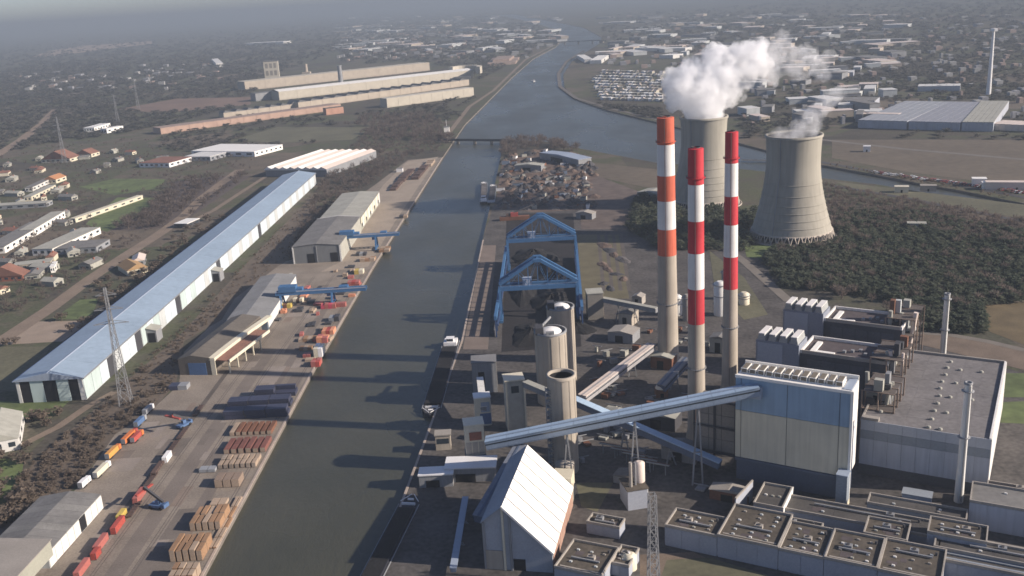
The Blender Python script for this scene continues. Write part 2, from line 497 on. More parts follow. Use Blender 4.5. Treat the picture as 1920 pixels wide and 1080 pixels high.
# plant side
plant = wpoly([(865, 642), (905, 452), (925, 385), (1110, 385), (1240, 470), (1420, 470), (1470, 560), (1720, 640), (1920, 700)]) + [(330, 300), (200, 240)] + [(-71, 240), (-68, 300)] + wpoly([(700, 1080)])
plant[-1] = (plant[-1][0] + 1.0, plant[-1][1])
sheet('plant_ground', plant, .004, plant_m); BLOCKED.append(plant)
sheet('coal_yard', wpoly([(940, 660), (950, 400), (1075, 400), (1090, 650)]), .008, coalfloor_m)
sheet('quay_path', wpoly([(868, 655), (905, 460), (930, 460), (915, 655)]), .012, mat('bank_path', (.175, .14, .115), var=.25))
sheet('yard_strip', wpoly([(1090, 560), (1083, 440), (1160, 440), (1180, 560)]), .008, mat('olive_strip', (.12, .105, .062), var=.3))
mb = MB()
for i, j in ((len(right_bank) - 1, len(right_bank) - 2), (len(right_bank) - 2, len(right_bank) - 3), (len(right_bank) - 3, len(right_bank) - 4), (len(right_bank) - 4, len(right_bank) - 5)):
    a, b = Vector(right_bank[i]), Vector(right_bank[j])
    mb.bar(a + Vector((.5, 0, .06)), b + Vector((.5, 0, .06)), 1.2, .36)
structure('quay_edge', mb, MATS['quay_coping'])

# roads and paths
ROADZ = [.15]
def road(name, pxs, w, m, z=0):
    ROADZ[0] += .004
    return strip(name, [tuple(at(*p)) for p in pxs], w, ROADZ[0], m)
road('dirt_road', [(-60, 672), (20, 628), (95, 578), (170, 522), (240, 476), (300, 438), (345, 405), (378, 372), (420, 340), (450, 318)], 15, dirt_m)
road('dirt_road', [(330, 428), (400, 395), (450, 362), (500, 330)], 7, dirt_m, .010)
sheet('dirt_lot', wpoly([(-20, 648), (62, 603), (170, 601), (118, 640)]), .014, mat('pale_dirt', (.27, .215, .165), var=.2))
road('dirt_path', [(40, 835), (110, 800), (165, 762), (215, 735)], 6, dirt_m)
road('dirt_track', [(-20, 300), (40, 262), (75, 235), (105, 205)], 22, mat('heath_track', (.22, .165, .12), var=.3))
road('access_road', [(1345, 455), (1395, 490), (1440, 530), (1480, 565)], 8, mat('access_road_m', (.17, .15, .125)))
road('access_road', [(1700, 622), (1780, 628), (1850, 640), (1935, 660)], 6, MATS['access_road_m'])
road('asphalt_road', [(1390, 300), (1540, 330 - 26), (1640, 322), (1745, 338), (1930, 372)], 9, asph_m)
road('asphalt_road', [(1560, 348), (1700, 372), (1800, 392), (1930, 418)], 8, asph_m)
road('asphalt_road', [(1540, 262), (1700, 280), (1930, 300)], 10, mat('pale_road', (.16, .145, .125)))
road('bank_road', [(835, 258), (880, 200), (925, 170), (985, 112), (1040, 84)], 9, dirt_m)
road('bank_road', [(1240, 226), (1140, 202), (1080, 184), (1050, 162), (1047, 138), (1062, 115), (1095, 95)], 10, mat('bank_road_m', (.13, .115, .10)))

# fields
FIELDS = [('scrub_ground', [(600, 352), (570, 470), (520, 500), (440, 560), (415, 600), (345, 640), (330, 720), (285, 770), (215, 815), (150, 905), (60, 985), (-20, 1010), (40, 900), (60, 870), (180, 765), (340, 625), (480, 475)], mat('scrub_soil', (.115, .092, .07), var=.25, scale=.04, fine=.4)),
          ('wood_floor', [(200, 432), (300, 372), (330, 340), (400, 330), (470, 330), (330, 425), (250, 432)], mat('leaf_litter', (.085, .068, .06), var=.25)),
          ('grass_field', [(150, 350), (215, 335), (310, 336), (300, 352), (215, 366)], grass_m),
          ('grass_field', [(160, 420), (220, 370), (305, 371), (270, 400), (200, 435)], grass_m),
          ('grass_field', [(100, 598), (150, 562), (185, 560), (170, 598)], grass_m),
          ('grass_field', [(-20, 730), (-20, 650), (95, 650), (40, 735)], olive_m),
          ('grass_field', [(-20, 790), (-20, 752), (130, 752), (95, 785)], grass_m),
          ('grass_field', [(0, 960), (0, 860), (45, 860), (40, 900)], grass_m),
          ('rough_field', [(440, 262), (520, 238), (700, 238), (660, 262), (520, 268)], olive_m),
          ('rough_field', [(220, 205), (330, 185), (470, 182), (470, 196), (300, 212)], mat('heath_field', (.17, .115, .085), var=.3, scale=.01)),
          ('sand_quarry', [(60, 107), (90, 96), (150, 86), (285, 77), (285, 82), (210, 91), (110, 104)], mat('quarry_sand', (.36, .27, .20), var=.25, scale=.02)),
          ('green_verge', [(1395, 460), (1470, 458), (1430, 485), (1400, 482)], grass_m),
          ('brown_field', [(1560, 262), (1930, 262), (1930, 352), (1700, 322), (1560, 296)], brownf_m),
          ('rough_field', [(1565, 340), (1930, 385), (1930, 412), (1790, 388), (1600, 356)], olive_m),
          ('brown_field', [(1560, 190), (1930, 190), (1930, 204), (1560, 202)], brownf_m),
          ('grass_field', [(1840, 575), (1930, 565), (1930, 650), (1850, 620)], mat('dry_grass', (.125, .095, .05), var=.3)),
          ('grass_field', [(1868, 700), (1930, 700), (1930, 745), (1866, 745)], grass_m),
          ('grass_field', [(1866, 755), (1930, 752), (1930, 795), (1862, 792)], grass_m),
          ('brown_field', [(1690, 615), (1930, 655), (1930, 696), (1700, 640)], mat('bare_earth', (.15, .115, .085), var=.3)),
          ('brown_field', [(1110, 305), (1235, 318), (1235, 355), (1180, 345), (1115, 330)], brownf_m),
          ('rough_field', [(1085, 360), (1120, 330), (1200, 360), (1175, 430), (1090, 430)], mat('rubble_ground', (.115, .09, .075), var=.4)),
          ('grass_field', [(1330, 470), (1395, 520), (1440, 590), (1395, 600), (1340, 540)], olive_m)]
for i, (nm, px, m) in enumerate(FIELDS):
    sheet(nm, wpoly(px), .030 + .004 * i, m)
    if nm not in ('sand_quarry', 'scrub_ground', 'wood_floor'): BLOCKED.append(wpoly(px))

# ================================================================== BUILDINGS LEFT OF THE CANAL
def gable_walls(w, d, h, rh, t=0.0):
    """solid body with gable ends, ridge along the depth"""
    return MB().section([(0, 0), (w, 0), (w, h), (w / 2, rh), (0, h)], 0, d)

def roof_slopes(root, w, d, h, rh, m, n=1, over=.5, t=.3, lift=.12, m2=None, ridge=None):
    """two roof slopes, each cut into n sheets along the depth"""
    rx = w / 2 if ridge is None else ridge
    sl, sr = (rh - h) / rx, (rh - h) / (w - rx)
    seg = (d + 2 * over) / n; gap = .12 if n > 1 else 0
    for side in (0, 1):
        mm = m if side or m2 is None else m2
        if side == 0: pr = [(-over, h - sl * over + lift), (rx, rh + lift)]
        else: pr = [(rx, rh + lift), (w + over, h - sr * over + lift)]
        (xa, za), (xb, zb) = pr
        me = MB().slab([(xa, 0, za), (xb, 0, zb), (xb, seg - gap, zb), (xa, seg - gap, za)], t).mesh('roof_sheet' if n > 1 else 'roof_slope', mm)
        for k in range(n):
            part('roof_sheet' if n > 1 else 'roof_slope', me, None, root, (0, -over + k * seg, 0))

# --- the long blue-roofed warehouse
A, B = Vector((-317.5, 577.5, 0)), Vector((-275.0, 569.5, 0))
d_ = B - A; ang = math.atan2(d_.y, d_.x); W = d_.length
axis_dir = (at(589, 324, 15.8) - at(150, 707, 15.8)); AX = math.atan2(axis_dir.x, axis_dir.y)
LEN = axis_dir.length
root = thing('long_warehouse', 'very long pale warehouse with a blue metal roof left of the quay yard', 'warehouse', (B.x - math.cos(-AX) * 43.2, B.y - math.sin(-AX) * 43.2 - 0, 0), -AX)
W = 43.2; H, RH = 15.4, 19.6
BLOCKED.append([(root.location.x - 4, 560), (B.x + 4, 560), (-252, 1310), (-312, 1320)])
part('wall', gable_walls(W, LEN, H, RH), pale_panel, root)
roof_slopes(root, W, LEN, H, RH, blue_roof, n=30, over=.9)
part('ridge_cap', MB().section([(W / 2 - .8, RH + .05), (W / 2 + .8, RH + .05), (W / 2, RH + .45)], -.9, LEN + .9), pale_blue, root)
part('gutter', MB().box(-1.5, -.95, -1, LEN + 1, H - .9, H - .1), blue_trim, root)
part('gutter', MB().box(W + .95, W + 1.5, -1, LEN + 1, H - .9, H - .2), grey_metal, root)
bays = 60; bl = LEN / bays
pm = [MB().box(0, .35, .25, bl - .25, .6, H - 1.1).mesh('wall_panel', m) for m in (mint_panel, mat('ice_panel', (.52, .59, .62), rough=.55, streak=.1, var=.1), pale_panel)]
dm = MB().box(0, .2, .6, bl - .6, 0, H - 1.6).mesh('door', dark_metal)
lowm = MB().box(0, .5, .1, bl - .1, 0, 1.6).mesh('plinth', white_metal)
for k in range(bays):
    if k in (3, 7, 14, 23, 35):
        part('door', dm, None, root, (W, k * bl, 0))
    else:
        part('wall_panel', pm[(0, 0, 1, 0, 2, 1, 1)[k % 7] if k < 18 else (1, 1, 2)[k % 3]], None, root, (W, k * bl, 0))
for x0, x1, m, nm in ((.4, 2.6, white_metal, 'wall_panel'), (2.6, 9.2, dark_hole, 'door'), (9.2, 17.6, mint_panel, 'wall_panel'), (17.6, 26.2, dark_hole, 'door'),
                      (26.2, 34.0, mint_panel, 'wall_panel'), (34.0, 40.2, dark_hole, 'door'), (40.2, W - .2, white_metal, 'wall_panel')):
    part(nm, MB().box(x0 + .1, x1 - .1, -.35 if nm != 'door' else -.12, 0, .1, H - .6), m, root)
part('fascia', MB().section([(-.9, H - .5), (W + .9, H - .5), (W + .9, H + .15), (W / 2, RH + .3), (-.9, H + .15)], -1.25, -.95), pale_blue, root)
for yb in (8.6, 21.6):                                   # lean-to porches on the sunny side
    p = part('porch', MB().section([(W + .6, 0), (W + 8, 0), (W + 8, 9), (W + .6, 11)], yb * bl, yb * bl + 11), grey_metal, root)
    part('door', MB().box(W + 1.4, W + 7, yb * bl - .15, yb * bl, .1, 7.5), dark_hole, p)
    part('roof', MB().slab([(W + .6, yb * bl - .4, 11.4), (W + 8.6, yb * bl - .4, 9.3), (W + 8.6, yb * bl + 11.4, 9.3), (W + .6, yb * bl + 11.4, 11.4)], .3), light_roof, p)

# --- striped white-roofed warehouse behind it
loc, ang, w, d = base((497, 316), (612, 316), pB=(522, 283), z=12)
root = thing('sawtooth_warehouse', 'wide warehouse with a white and tan striped roof beyond the long blue-roofed warehouse', 'warehouse', loc, ang)
part('wall', MB().box(0, w, 0, d, 0, 11), grey_metal, root)
n = 8
for k in range(n):
    x0, x1 = w * k / n, w * (k + 1) / n
    part('roof_sheet', MB().section([(x0 + .1, 11.05), (x1 - .1, 11.05), ((x0 * 2 + x1) / 3, 14.5)], -.5, d + .5), (bright_white, pink_white)[k % 2], root)
part('fascia', MB().box(-.6, w + .6, -1.0, -.55, 9.6, 11.4), white_metal, root)

# --- grey double warehouse on the upper quay
loc, ang, w, d = base((555, 492), (640, 490), depth=118)
ang = -R_(1.5); A = at(640, 490); loc = (A.x - w * math.cos(ang), A.y - w * math.sin(ang), 0)
root = thing('quay_warehouse', 'grey warehouse with a dark front roof and paler rear roof on the upper quay', 'warehouse', loc, ang)
part('wall', gable_walls(w, 118, 16.5, 18.5), mat('slate_wall', (.16, .165, .165), var=.12, streak=.1), root)
part('side_wall', MB().box(w, w + .4, 0, 117, 0, 15.8), light_roof, root)
roof_slopes(root, w, 118, 16.5, 18.5, grey_roof, n=6, over=.6)
part('rear_hall', MB().box(.5, w - .5, 118.6, 262, 0, 15), mat('olive_wall', (.28, .28, .23), var=.12), root)
for k in range(6):
    part('roof_sheet', MB().section([(0, 15.05), (w, 15.05), (w / 2, 16.6)], 118.6 + k * 24, 118.6 + k * 24 + 23.8), light_roof, root)
part('verge', MB().section([(-.6, 16.9), (w + .6, 16.9), (w / 2, 19.3)], 117.9, 118.7), white_metal, root)
for x0 in (13, 35):
    part('door', MB().box(x0, x0 + 7, -.15, 0, 0, 9), dark_hole, root)
for k in range(14):
    part('wall_panel', MB().box(w + .4, w + .7, 120 + k * 10, 129 + k * 10, 3 if k % 3 else 8, 14.5), (cream_panel, white_metal)[k % 2], root)
for k in range(3):
    part('corner_post', MB().box(*((-.5, .6), (w - .6, w + .9), (w * .5 - .3, w * .5 + .3))[k], -.6, -.05, 0, 16.2), white_metal if k < 2 else grey_metal, root)

# --- low sheds left of the middle quay
loc, ang, w, d = base((424, 605), (500, 600), pB=(466, 522), z=8)
root = thing('low_shed', 'low shed with a pale grey roof beside the near blue gantry crane', 'shed', loc, ang)
part('wall', MB().box(0, w, 0, d, 0, 9), mat('slate_blue', (.09, .11, .14), var=.2), root)
for k in range(5):
    part('roof_sheet', MB().section([(-.4, 9.03), (w + .4, 9.03), (w * .45, 11)], d * k / 5 + .1, d * (k + 1) / 5 - .1), mat('shed_roof_grey', (.22, .22, .215), var=.2), root)
part('wall_panel', MB().box(w, w + .3, 3, d - 3, 1, 8), white_metal, root)
part('door', MB().box(w * .35, w * .8, -.15, 0, 0, 7), dark_hole, root)

loc, ang, w, d = base((338, 703), (398, 703), pB=(388, 622), z=0)
root = thing('timber_shed', 'brown roofed shed with a curved pale edge and a blue door on the middle quay', 'shed', loc, ang)
part('wall', MB().box(0, w, 0, d, 0, 11), mat('shed_wall_brown', (.13, .11, .09), var=.2), root)
for k in range(5):
    part('roof_sheet', MB().section([(-.5, 11.03), (w, 11.03), (w, 12), (w * .4, 14)], d * k / 5, d * (k + 1) / 5 - .1), brown_roof, root)
part('door', MB().box(w * .30, w * .85, -.2, 0, 0, 8.5), blue_p, root)
cp = []
for k in range(11):
    t = k / 10; cp.append((w + 1.2 + 5.5 * t * t, d * t * 1.02, 12.2))
for k in range(10):
    a, b = Vector(cp[k]), Vector(cp[k + 1])
    part('edge_board', MB().slab([a + Vector((-2.0, 0, 0)), a + Vector((2.0, 0, -.3)), b + Vector((2.0, -.05, -.3)), b + Vector((-2.0, -.05, 0))], 2.2), cream_p, root)
part('end_wall', MB().box(w + .2, w + 3.4, -.3, .2, 0, 11.5), cream_p, root)
part('canopy_roof', MB().slab([(w + 3.4, 2, 10.2), (w + 12, 2, 9.2), (w + 16, d * .72, 9.2), (w + 6.5, d * .72, 10.2)], .6), mat('rusty_roof', (.22, .115, .08), var=.3), root)
for k in range(5):
    part('post', MB().box(w + 11 + k * .9, w + 11.8 + k * .9, 3 + k * 11, 3.8 + k * 11, 0, 8.5), cream_p, root)
part('canopy_fascia', MB().bar((w + 12.6, 2, 9.0), (w + 16.6, d * .72, 9.0), .8, 2), cream_p, root)

# --- long sheds in the near left corner
loc, ang, w, d = base((-40, 1085), (88, 1036), pB=(115, 925), z=8)
A = at(88, 1036, 8); ang = -R_(1.2); v = Vector((-math.sin(ang), math.cos(ang)))
Bk = at(188, 926, 8); a2 = Bk - A; ang = math.atan2(a2.y, a2.x) - math.pi / 2; L_ = a2.length; w = 30
u = Vector((math.cos(ang), math.sin(ang), 0))
P = A - u * w
root = thing('corner_shed', 'long shed with grey ribbed roof and sunlit white side wall in the lower left', 'shed', (P.x, P.y, 0), ang)
part('wall', MB().box(0, w, 0, L_, 0, 7.6), pale_panel, root)
for k in range(9):
    part('roof_sheet', MB().section([(-.5, 7.7), (w + .4, 7.7), (w + .4, 8), (w * .5, 10.2)], L_ * k / 9, L_ * (k + 1) / 9 - .12), grey_roof if k % 3 else mat('grey_roof_pale', (.20, .195, .18), var=.25), root)
for k in range(9):
    part('wall_panel', MB().box(w, w + .3, L_ * k / 9 + .2, L_ * (k + 1) / 9 - .2, .4, 7.2), white_metal if k != 5 else dark_hole, root)
root2 = thing('flat_shed', 'flat pale grey roofed shed cut by the lower left edge', 'shed', tuple(P - Vector((-math.sin(ang), math.cos(ang), 0)) * 90 - u * 12), ang)
part('wall', MB().box(0, w + 16, 0, 88, 0, 7.2), MATS['olive_wall'], root2)
part('roof', MB().section([(-.5, 7.3), (w + 16.5, 7.3), (w + 16.5, 7.7), ((w + 16) / 2, 9)], -.3, 88.4), mat('flat_roof_pale', (.245, .225, .20), var=.15), root2)
for k in range(4):
    part('skylight', MB().box(14, 17, 12 + k * 20, 20 + k * 20, 8.2, 8.9), light_roof, root2)

# ------------------------------------------------------------------ blue gantry cranes on the left quay
def jib_crane(px_root, label, z_beam, xw0, xw1, Y, mast_x, tilt=0.0):
    root = thing('gantry_crane', label, 'crane', (mast_x, Y, 0), tilt, 'blue cranes on the left quay')
    x0, x1 = xw0 - mast_x, xw1 - mast_x
    for s in (-1, 1):
        part('girder', MB().box(x0, x1, s * 2.6 - .8, s * 2.6 + .8, z_beam - 1.2, z_beam + 1.4), crane_blue, root)
    mb = MB()
    for k in range(14):
        x = x0 + (x1 - x0) * (k + .5) / 14
        mb.box(x - .3, x + .3, -1.8, 1.8, z_beam, z_beam + .7)
    part('cross_ties', mb, crane_blue, root)
    for lx in (x0 + 4, x0 + (x1 - x0) * .62):
        for s in (-1, 1):
            part('leg', MB().bar((lx, s * 8, .9), (lx, s * 3.2, z_beam - 1.2), 1.5), crane_blue, root)
        part('tie_beam', MB().box(lx - .6, lx + .6, -7, 7, 1.0, 2.2), crane_blue, root)
        for s in (-1, 1):
            part('bogie', MB().box(lx - .8, lx + .8, s * 8 - 2.2, s * 8 + 2.2, 0, 1.0), dark_metal, root)
    part('machine_house', MB().box(x0 + 3, x0 + 17, -4, 4, z_beam + 1.45, z_beam + 6).box(x0 + 17, x0 + 22, -3, 3, z_beam + 1.45, z_beam + 4), crane_blue, root)
    part('trolley', MB().box(x0 + (x1 - x0) * .70, x0 + (x1 - x0) * .80, -3, 3, z_beam + 1.45, z_beam + 3.4), crane_blue, root)
    part('cab', MB().box(x0 + (x1 - x0) * .56, x0 + (x1 - x0) * .60, -2.2, 2.2, z_beam - 4.2, z_beam - 1.25), blue_p, root)
    part('railing', MB().box(x0, x1, -3.6, -3.5, z_beam + 1.4, z_beam + 2.4), crane_pale, root)
    return root
jib_crane(None, 'far blue gantry crane reaching over the upper quay beside the grey warehouse', 14, -168, -107, 917, -150)
jib_crane(None, 'near blue gantry crane with its boom along the middle quay beside red stacks', 12, -190, -117, 742, -165)

# ------------------------------------------------------------------ lattice pylons
def lattice_pylon(label, loc, H, bw=7.0, tw=1.2, arms=3, group=None, m=None, name='lattice_pylon', cat='pylon'):
    root = thing(name, label, cat, tuple(loc), R_(8), group)
    m = m or grey_metal
    r = .17 if H > 40 else .15
    n = 9
    lv = [(bw + (tw - bw) * (1 - (1 - k / n) ** 1.4)) / 2 for k in range(n + 1)]
    for sx, sy in ((1, 1), (1, -1), (-1, 1), (-1, -1)):
        mb = MB()
        for k in range(n):
            mb.bar((sx * lv[k], sy * lv[k], H * k / n), (sx * lv[k + 1], sy * lv[k + 1], H * (k + 1) / n), r * 2)
        part('leg', mb, m, root)
    mb = MB()
    for k in range(n):
        a, b = lv[k], lv[k + 1]; z0, z1 = H * k / n, H * (k + 1) / n
        for s in (-1, 1):
            mb.bar((-a, s * a, z0), (b, s * b, z1), r).bar((a, s * a, z0), (-b, s * b, z1), r)
            mb.bar((s * a, -a, z0), (s * b, b, z1), r).bar((s * a, a, z0), (s * b, -b, z1), r)
        mb.bar((-b, -b, z1), (b, -b, z1), r).bar((-b, b, z1), (b, b, z1), r).bar((-b, -b, z1), (-b, b, z1), r).bar((b, -b, z1), (b, b, z1), r)
    part('bracing', mb, m, root)
    for k in range(arms):
        z = H * (.70 + .12 * k); L = (8.5, 7.0, 5.0)[k] * H / 75 * 1.2
        part('cross_arm', MB().bar((-L, 0, z), (L, 0, z), .4).bar((-L, 0, z), (0, -.6, z + 2.2), .3).bar((L, 0, z), (0, .6, z + 2.2), .3), m, root)
    return root
lattice_pylon('tall lattice pylon standing in front of the near end of the long blue-roofed warehouse', at(237, 757), 76)
lattice_pylon('slim lattice tower in front of the low flat-roofed plant buildings', at(1226, 1112), 44, 4.4, 2.6, 0, m=grey_metal, name='lattice_mast', cat='mast')
lattice_pylon('faint lattice pylon on the wooded plain at the far left, nearer one', at(122, 305), 78, arms=3)
lattice_pylon('faint lattice pylon left of the distant factory', at(260, 205), 80, arms=3)
lattice_pylon('lattice pylon rising left of the factory beside the reddish heath', at(222, 232), 66, arms=3)

# ================================================================== GOODS AND VEHICLES ON THE LEFT QUAY
QR = -R_(1.6)                                            # heading of the quay
def freight_container(label, loc, rz, m, group=None, L=12.2, h=2.6):
    root = thing('freight_container', label, 'container', loc, rz, group)
    w = 2.44
    mb = MB()
    n = 14
    for k in range(n):                                   # corrugated sides
        y0 = -L / 2 + .15 + (L - .3) * k / n; y1 = y0 + (L - .3) / n * .6
        mb.box(-w / 2 - .05, w / 2 + .05, y0, y1, .2, h - .15)
    mb.box(-w / 2, w / 2, -L / 2 + .08, L / 2 - .08, .12, h)
    part('body', mb, m, root)
    for s in (-1, 1):
        part('door', MB().box(min(0, s * w / 2) + .06, max(0, s * w / 2) - .06, -L / 2 - .02, -L / 2 + .06, .25, h - .2), m, root)
    fr = MB()
    for sx in (-1, 1):
        for y in (-L / 2, L / 2 - .16):
            fr.box(sx * w / 2 - .09, sx * w / 2 + .09, y - .02, y + .18, 0, h + .05)
    part('frame', fr, dark_metal, root)
    return root

def plank_stack(label, p, nx, nb, w, d, h, m, m2=None, rz=QR, group=None, name='timber_stack', cat='timber stack', piece='plank_bundle', gap=.5):
    """nx bundles side by side, lying along the depth, with pale ends"""
    root = thing(name, label, cat, (p.x, p.y, 0.03), rz, group)
    bw = w / nx
    for k in range(nx):
        for j in range(nb):
            y0 = -d / 2 + d * j / nb; y1 = y0 + d / nb - .5
            hh = h * random.uniform(.82, 1.0)
            b = part(piece, MB().box(-w / 2 + k * bw, -w / 2 + (k + 1) * bw - gap, y0, y1, .15, hh), m if random.random() < .8 or m2 is None else m2, root)
            if m2 is not None:
                part('end_face', MB().box(-w / 2 + k * bw + .08, -w / 2 + (k + 1) * bw - gap - .08, y0 - .12, y0 - .01, .25, hh - .1), m2, b)
            if j == 0 and k % 2 == 0:
                part('bearer', MB().box(-w / 2, w / 2 - gap, y0 + .6, y0 + .9, 0, .15), timber, root)
    return root

def cargo(name, label, cat, px, w, d, h, m, piece='crate_block', nx=2, ny=1, rz=QR, m2=None, group=None, top=None):
    p = at(*px)
    root = thing(name, label, cat, (p.x, p.y, .03), rz, group)
    for i in range(nx):
        for j in range(ny):
            hh = h * random.uniform(.75, 1)
            part(piece, MB().box(-w / 2 + w * i / nx + .08, -w / 2 + w * (i + 1) / nx - .08, -d / 2 + d * j / ny + .08, -d / 2 + d * (j + 1) / ny - .08, 0, hh),
                 m if (i + j) % 2 == 0 or m2 is None else m2, root)
    if top: part('cover', MB().box(-w / 2, w / 2, -d / 2, d / 2, h + .02, h + .25), top, root)
    return root

def truck(label, loc, rz, m, cab_m, L=12.5, group='lorries parked along the left side of the near quay yard', h=3.9):
    root = thing('lorry', label, 'lorry', loc, rz, group)
    part('trailer', MB().box(-1.27, 1.27, -L / 2, L / 2, 1.15, h).box(-1.1, 1.1, -L / 2, L / 2 + 1.5, .85, 1.1), m, root)
    c = part('cab', MB().section([(-1.22, .7), (1.22, .7), (1.22, 3.0), (1.05, 3.5), (-1.05, 3.5), (-1.22, 3.0)], L / 2 + .7, L / 2 + 3.0), cab_m, root)
    part('windscreen', MB().box(-1.05, 1.05, L / 2 + 3.0, L / 2 + 3.05, 1.9, 2.9), glass, c)
    for y in (-L / 2 + 1.4, -L / 2 + 2.7, -L / 2 + 4.0, L / 2 + 1.6):
        for s in (-1, 1):
            part('wheel', MB().tube((s * 1.22, y, .5), (s * .9, y, .5), .5, 12), black_p, root)
    part('tail_frame', MB().box(-1.3, 1.3, -L / 2 - .08, -L / 2 - .01, 1.1, h + .05), grey_p, root)
    return root

for px, m, cm, L, lab in (((262, 797), blue_p, grey_p, 9, 'blue and grey lorry at the far end of the row of bright lorries'),
                          ((277, 775), grey_p, white_p, 8, 'pale grey lorry with white cab beside the blue one at the end of the row'),
                          ((242, 826), orange_p, red_p, 13, 'bright orange lorry parked at the edge of the brown scrub'),
                          ((256, 826), red_p, orange_p, 9, 'red lorry parked close beside the bright orange one'),
                          ((211, 855), amber_p, orange_p, 11, 'amber lorry between the orange one and the cream one'),
                          ((190, 889), cream_p, white_p, 12, 'cream coloured lorry parked above the corner shed'),
                          ((157, 913), white_p, white_p, 6, 'small white lorry at the far end of the corner shed')):
    truck(lab, tuple(at(*px)), QR - R_(4), m, cm, L)

# rail wagons on the yard track
def wagon(label, loc, rz, L=15, load=None, group=None):
    root = thing('flat_wagon', label, 'wagon', loc, rz, group)
    part('deck', MB().box(-1.4, 1.4, -L / 2, L / 2, .95, 1.3), rust_dark, root)
    for y in (-L / 2 + 2.5, L / 2 - 2.5):
        b = part('bogie', MB().box(-1, 1, y - 1.2, y + 1.2, .45, .9), dark_metal, root)
        w = MB()
        for yy in (y - .8, y + .8):
            for s in (-1, 1): w.tube((s * .85, yy, .45), (s * .7, yy, .45), .45, 10)
        part('wheels', w, dark_metal, b)
    st = MB().box(-.06, .06, 0, .2, 1.3, 2.4).mesh('stanchion', dark_metal)
    for k in range(6):
        for s in (-1, 1):
            part('stanchion', st, None, root, (s * 1.35, -L / 2 + .8 + k * (L - 1.6) / 5, 0))
    if load: part('load', MB().box(-1.2, 1.2, -L / 2 + .6, L / 2 - .6, 1.31, 2.3), load, root)
    return root
T0, T1 = at(378, 762), at(140, 1085)
tv = (T1 - T0); TL = tv.length; tdir = tv.normalized(); TRZ = math.atan2(-tdir.x, tdir.y) + math.pi
strip('rail_track', [tuple(T0 - tdir * 60), tuple(T1 + tdir * 80)], 3.2, .024, mat('ballast', (.10, .085, .072), var=.35, fine=2))
wl_ = {0: 'empty dark flat wagon at the far end of the wagon row', 2: 'dark flat wagon standing behind the white container', 4: 'dark flat wagon in the middle of the row behind the blue reach stacker'}
for k, (px, ld) in enumerate((((372, 772), None), ((343, 815), None), ((325, 840), None), ((296, 882), rust_dark), ((283, 903), None), ((252, 958), None))):
    wagon(('empty dark flat wagon at the far end of the wagon row', 'dark flat wagon beside the small red-fronted machine', 'dark flat wagon just beyond the white container',
           'rust-loaded flat wagon just below the white container', 'empty flat wagon between the white container and the red pink one', 'empty flat wagon between the blue reach stacker and the yellow-topped container')[k], tuple(at(*px)), TRZ, load=ld, group='flat wagons on the quay track')
for px, m, lab, L in (((314, 862), white_p, 'white container standing on the wagon track', 9), ((262, 935), pinkred_p, 'faded red container beside the blue reach stacker', 12.2),
                      ((229, 972), yellow_p, 'yellow container directly behind the red one on the track', 8), ((222, 990), red_p, 'red container with a white end right in front of the yellow one', 12.2),
                      ((190, 1024), pinkred_p, 'faded red container third from the bottom of the track', 12.2), ((181, 1044), red_p, 'dark red container on the track beside the white-walled corner shed', 6.1),
                      ((155, 1072), pinkred_p, 'red container at the lower edge of the photo on the track', 12.2)):
    p = at(*px)
    freight_container(lab, (p.x, p.y, .05), TRZ, m, 'containers along the quay track', L, 3.4)

def reach_stacker(label, loc, rz):
    root = thing('reach_stacker', label, 'reach stacker', loc, rz)
    part('chassis', MB().box(-2, 2, -4, 4, .9, 2.2), blue_p, root)
    c = part('cab', MB().box(-.9, .9, -1.5, .8, 2.25, 4.2), blue_p, root)
    part('window', MB().box(-.8, .8, .8, .86, 2.9, 4.0), glass, c)
    part('counterweight', MB().box(-1.9, 1.9, -5.2, -4.02, 1.0, 3.0), blue_p, root)
    b = part('boom', MB().bar((0, -3.5, 3.6), (0, 6.5, 10.5), 1.1, 1.2), dark_metal, root)
    part('spreader', MB().box(-6, 6, 6.0, 7.4, 8.6, 9.3).box(-.5, .5, 6.3, 7.1, 9.31, 10.4), red_p, b)
    for y in (-3, 3):
        for s in (-1, 1):
            part('wheel', MB().tube((s * 2.3, y, .9), (s * 1.3, y, .9), .9, 14), black_p, root)
    return root
reach_stacker('blue reach stacker with raised dark boom beside the red container', tuple(at(297, 952)), R_(70))
p = at(345, 800); reach_stacker('small dark reach stacker with a red spreader on the open yard', (p.x, p.y, 0), R_(150))

# navy container stacks
G = 'navy containers stacked on the near quay'
c0 = freight_container('navy blue container in the large dark stack on the near quay', (0, 0, 0), 0, navy, G)
first = True
def navy_row(pR, nx, ny, nz):
    global first
    P0 = at(*pR)
    for i in range(nx):
        for j in range(ny):
            for k in range(nz):
                if k == nz - 1 and random.random() < .08: continue
                loc = (P0.x - 6.3 - i * 12.5 - .8 * k, P0.y + 1.3 + j * 2.6, .03 + k * 2.68)
                if first:
                    c0.location = loc; c0.rotation_euler = (0, 0, math.pi / 2 + QR); first = False
                else:
                    dup(c0, loc, math.pi / 2 + QR + random.uniform(-.01, .01))
navy_row((540, 781), 3, 3, 2)
navy_row((546, 762), 3, 3, 2)
navy_row((555, 742), 2, 3, 2)

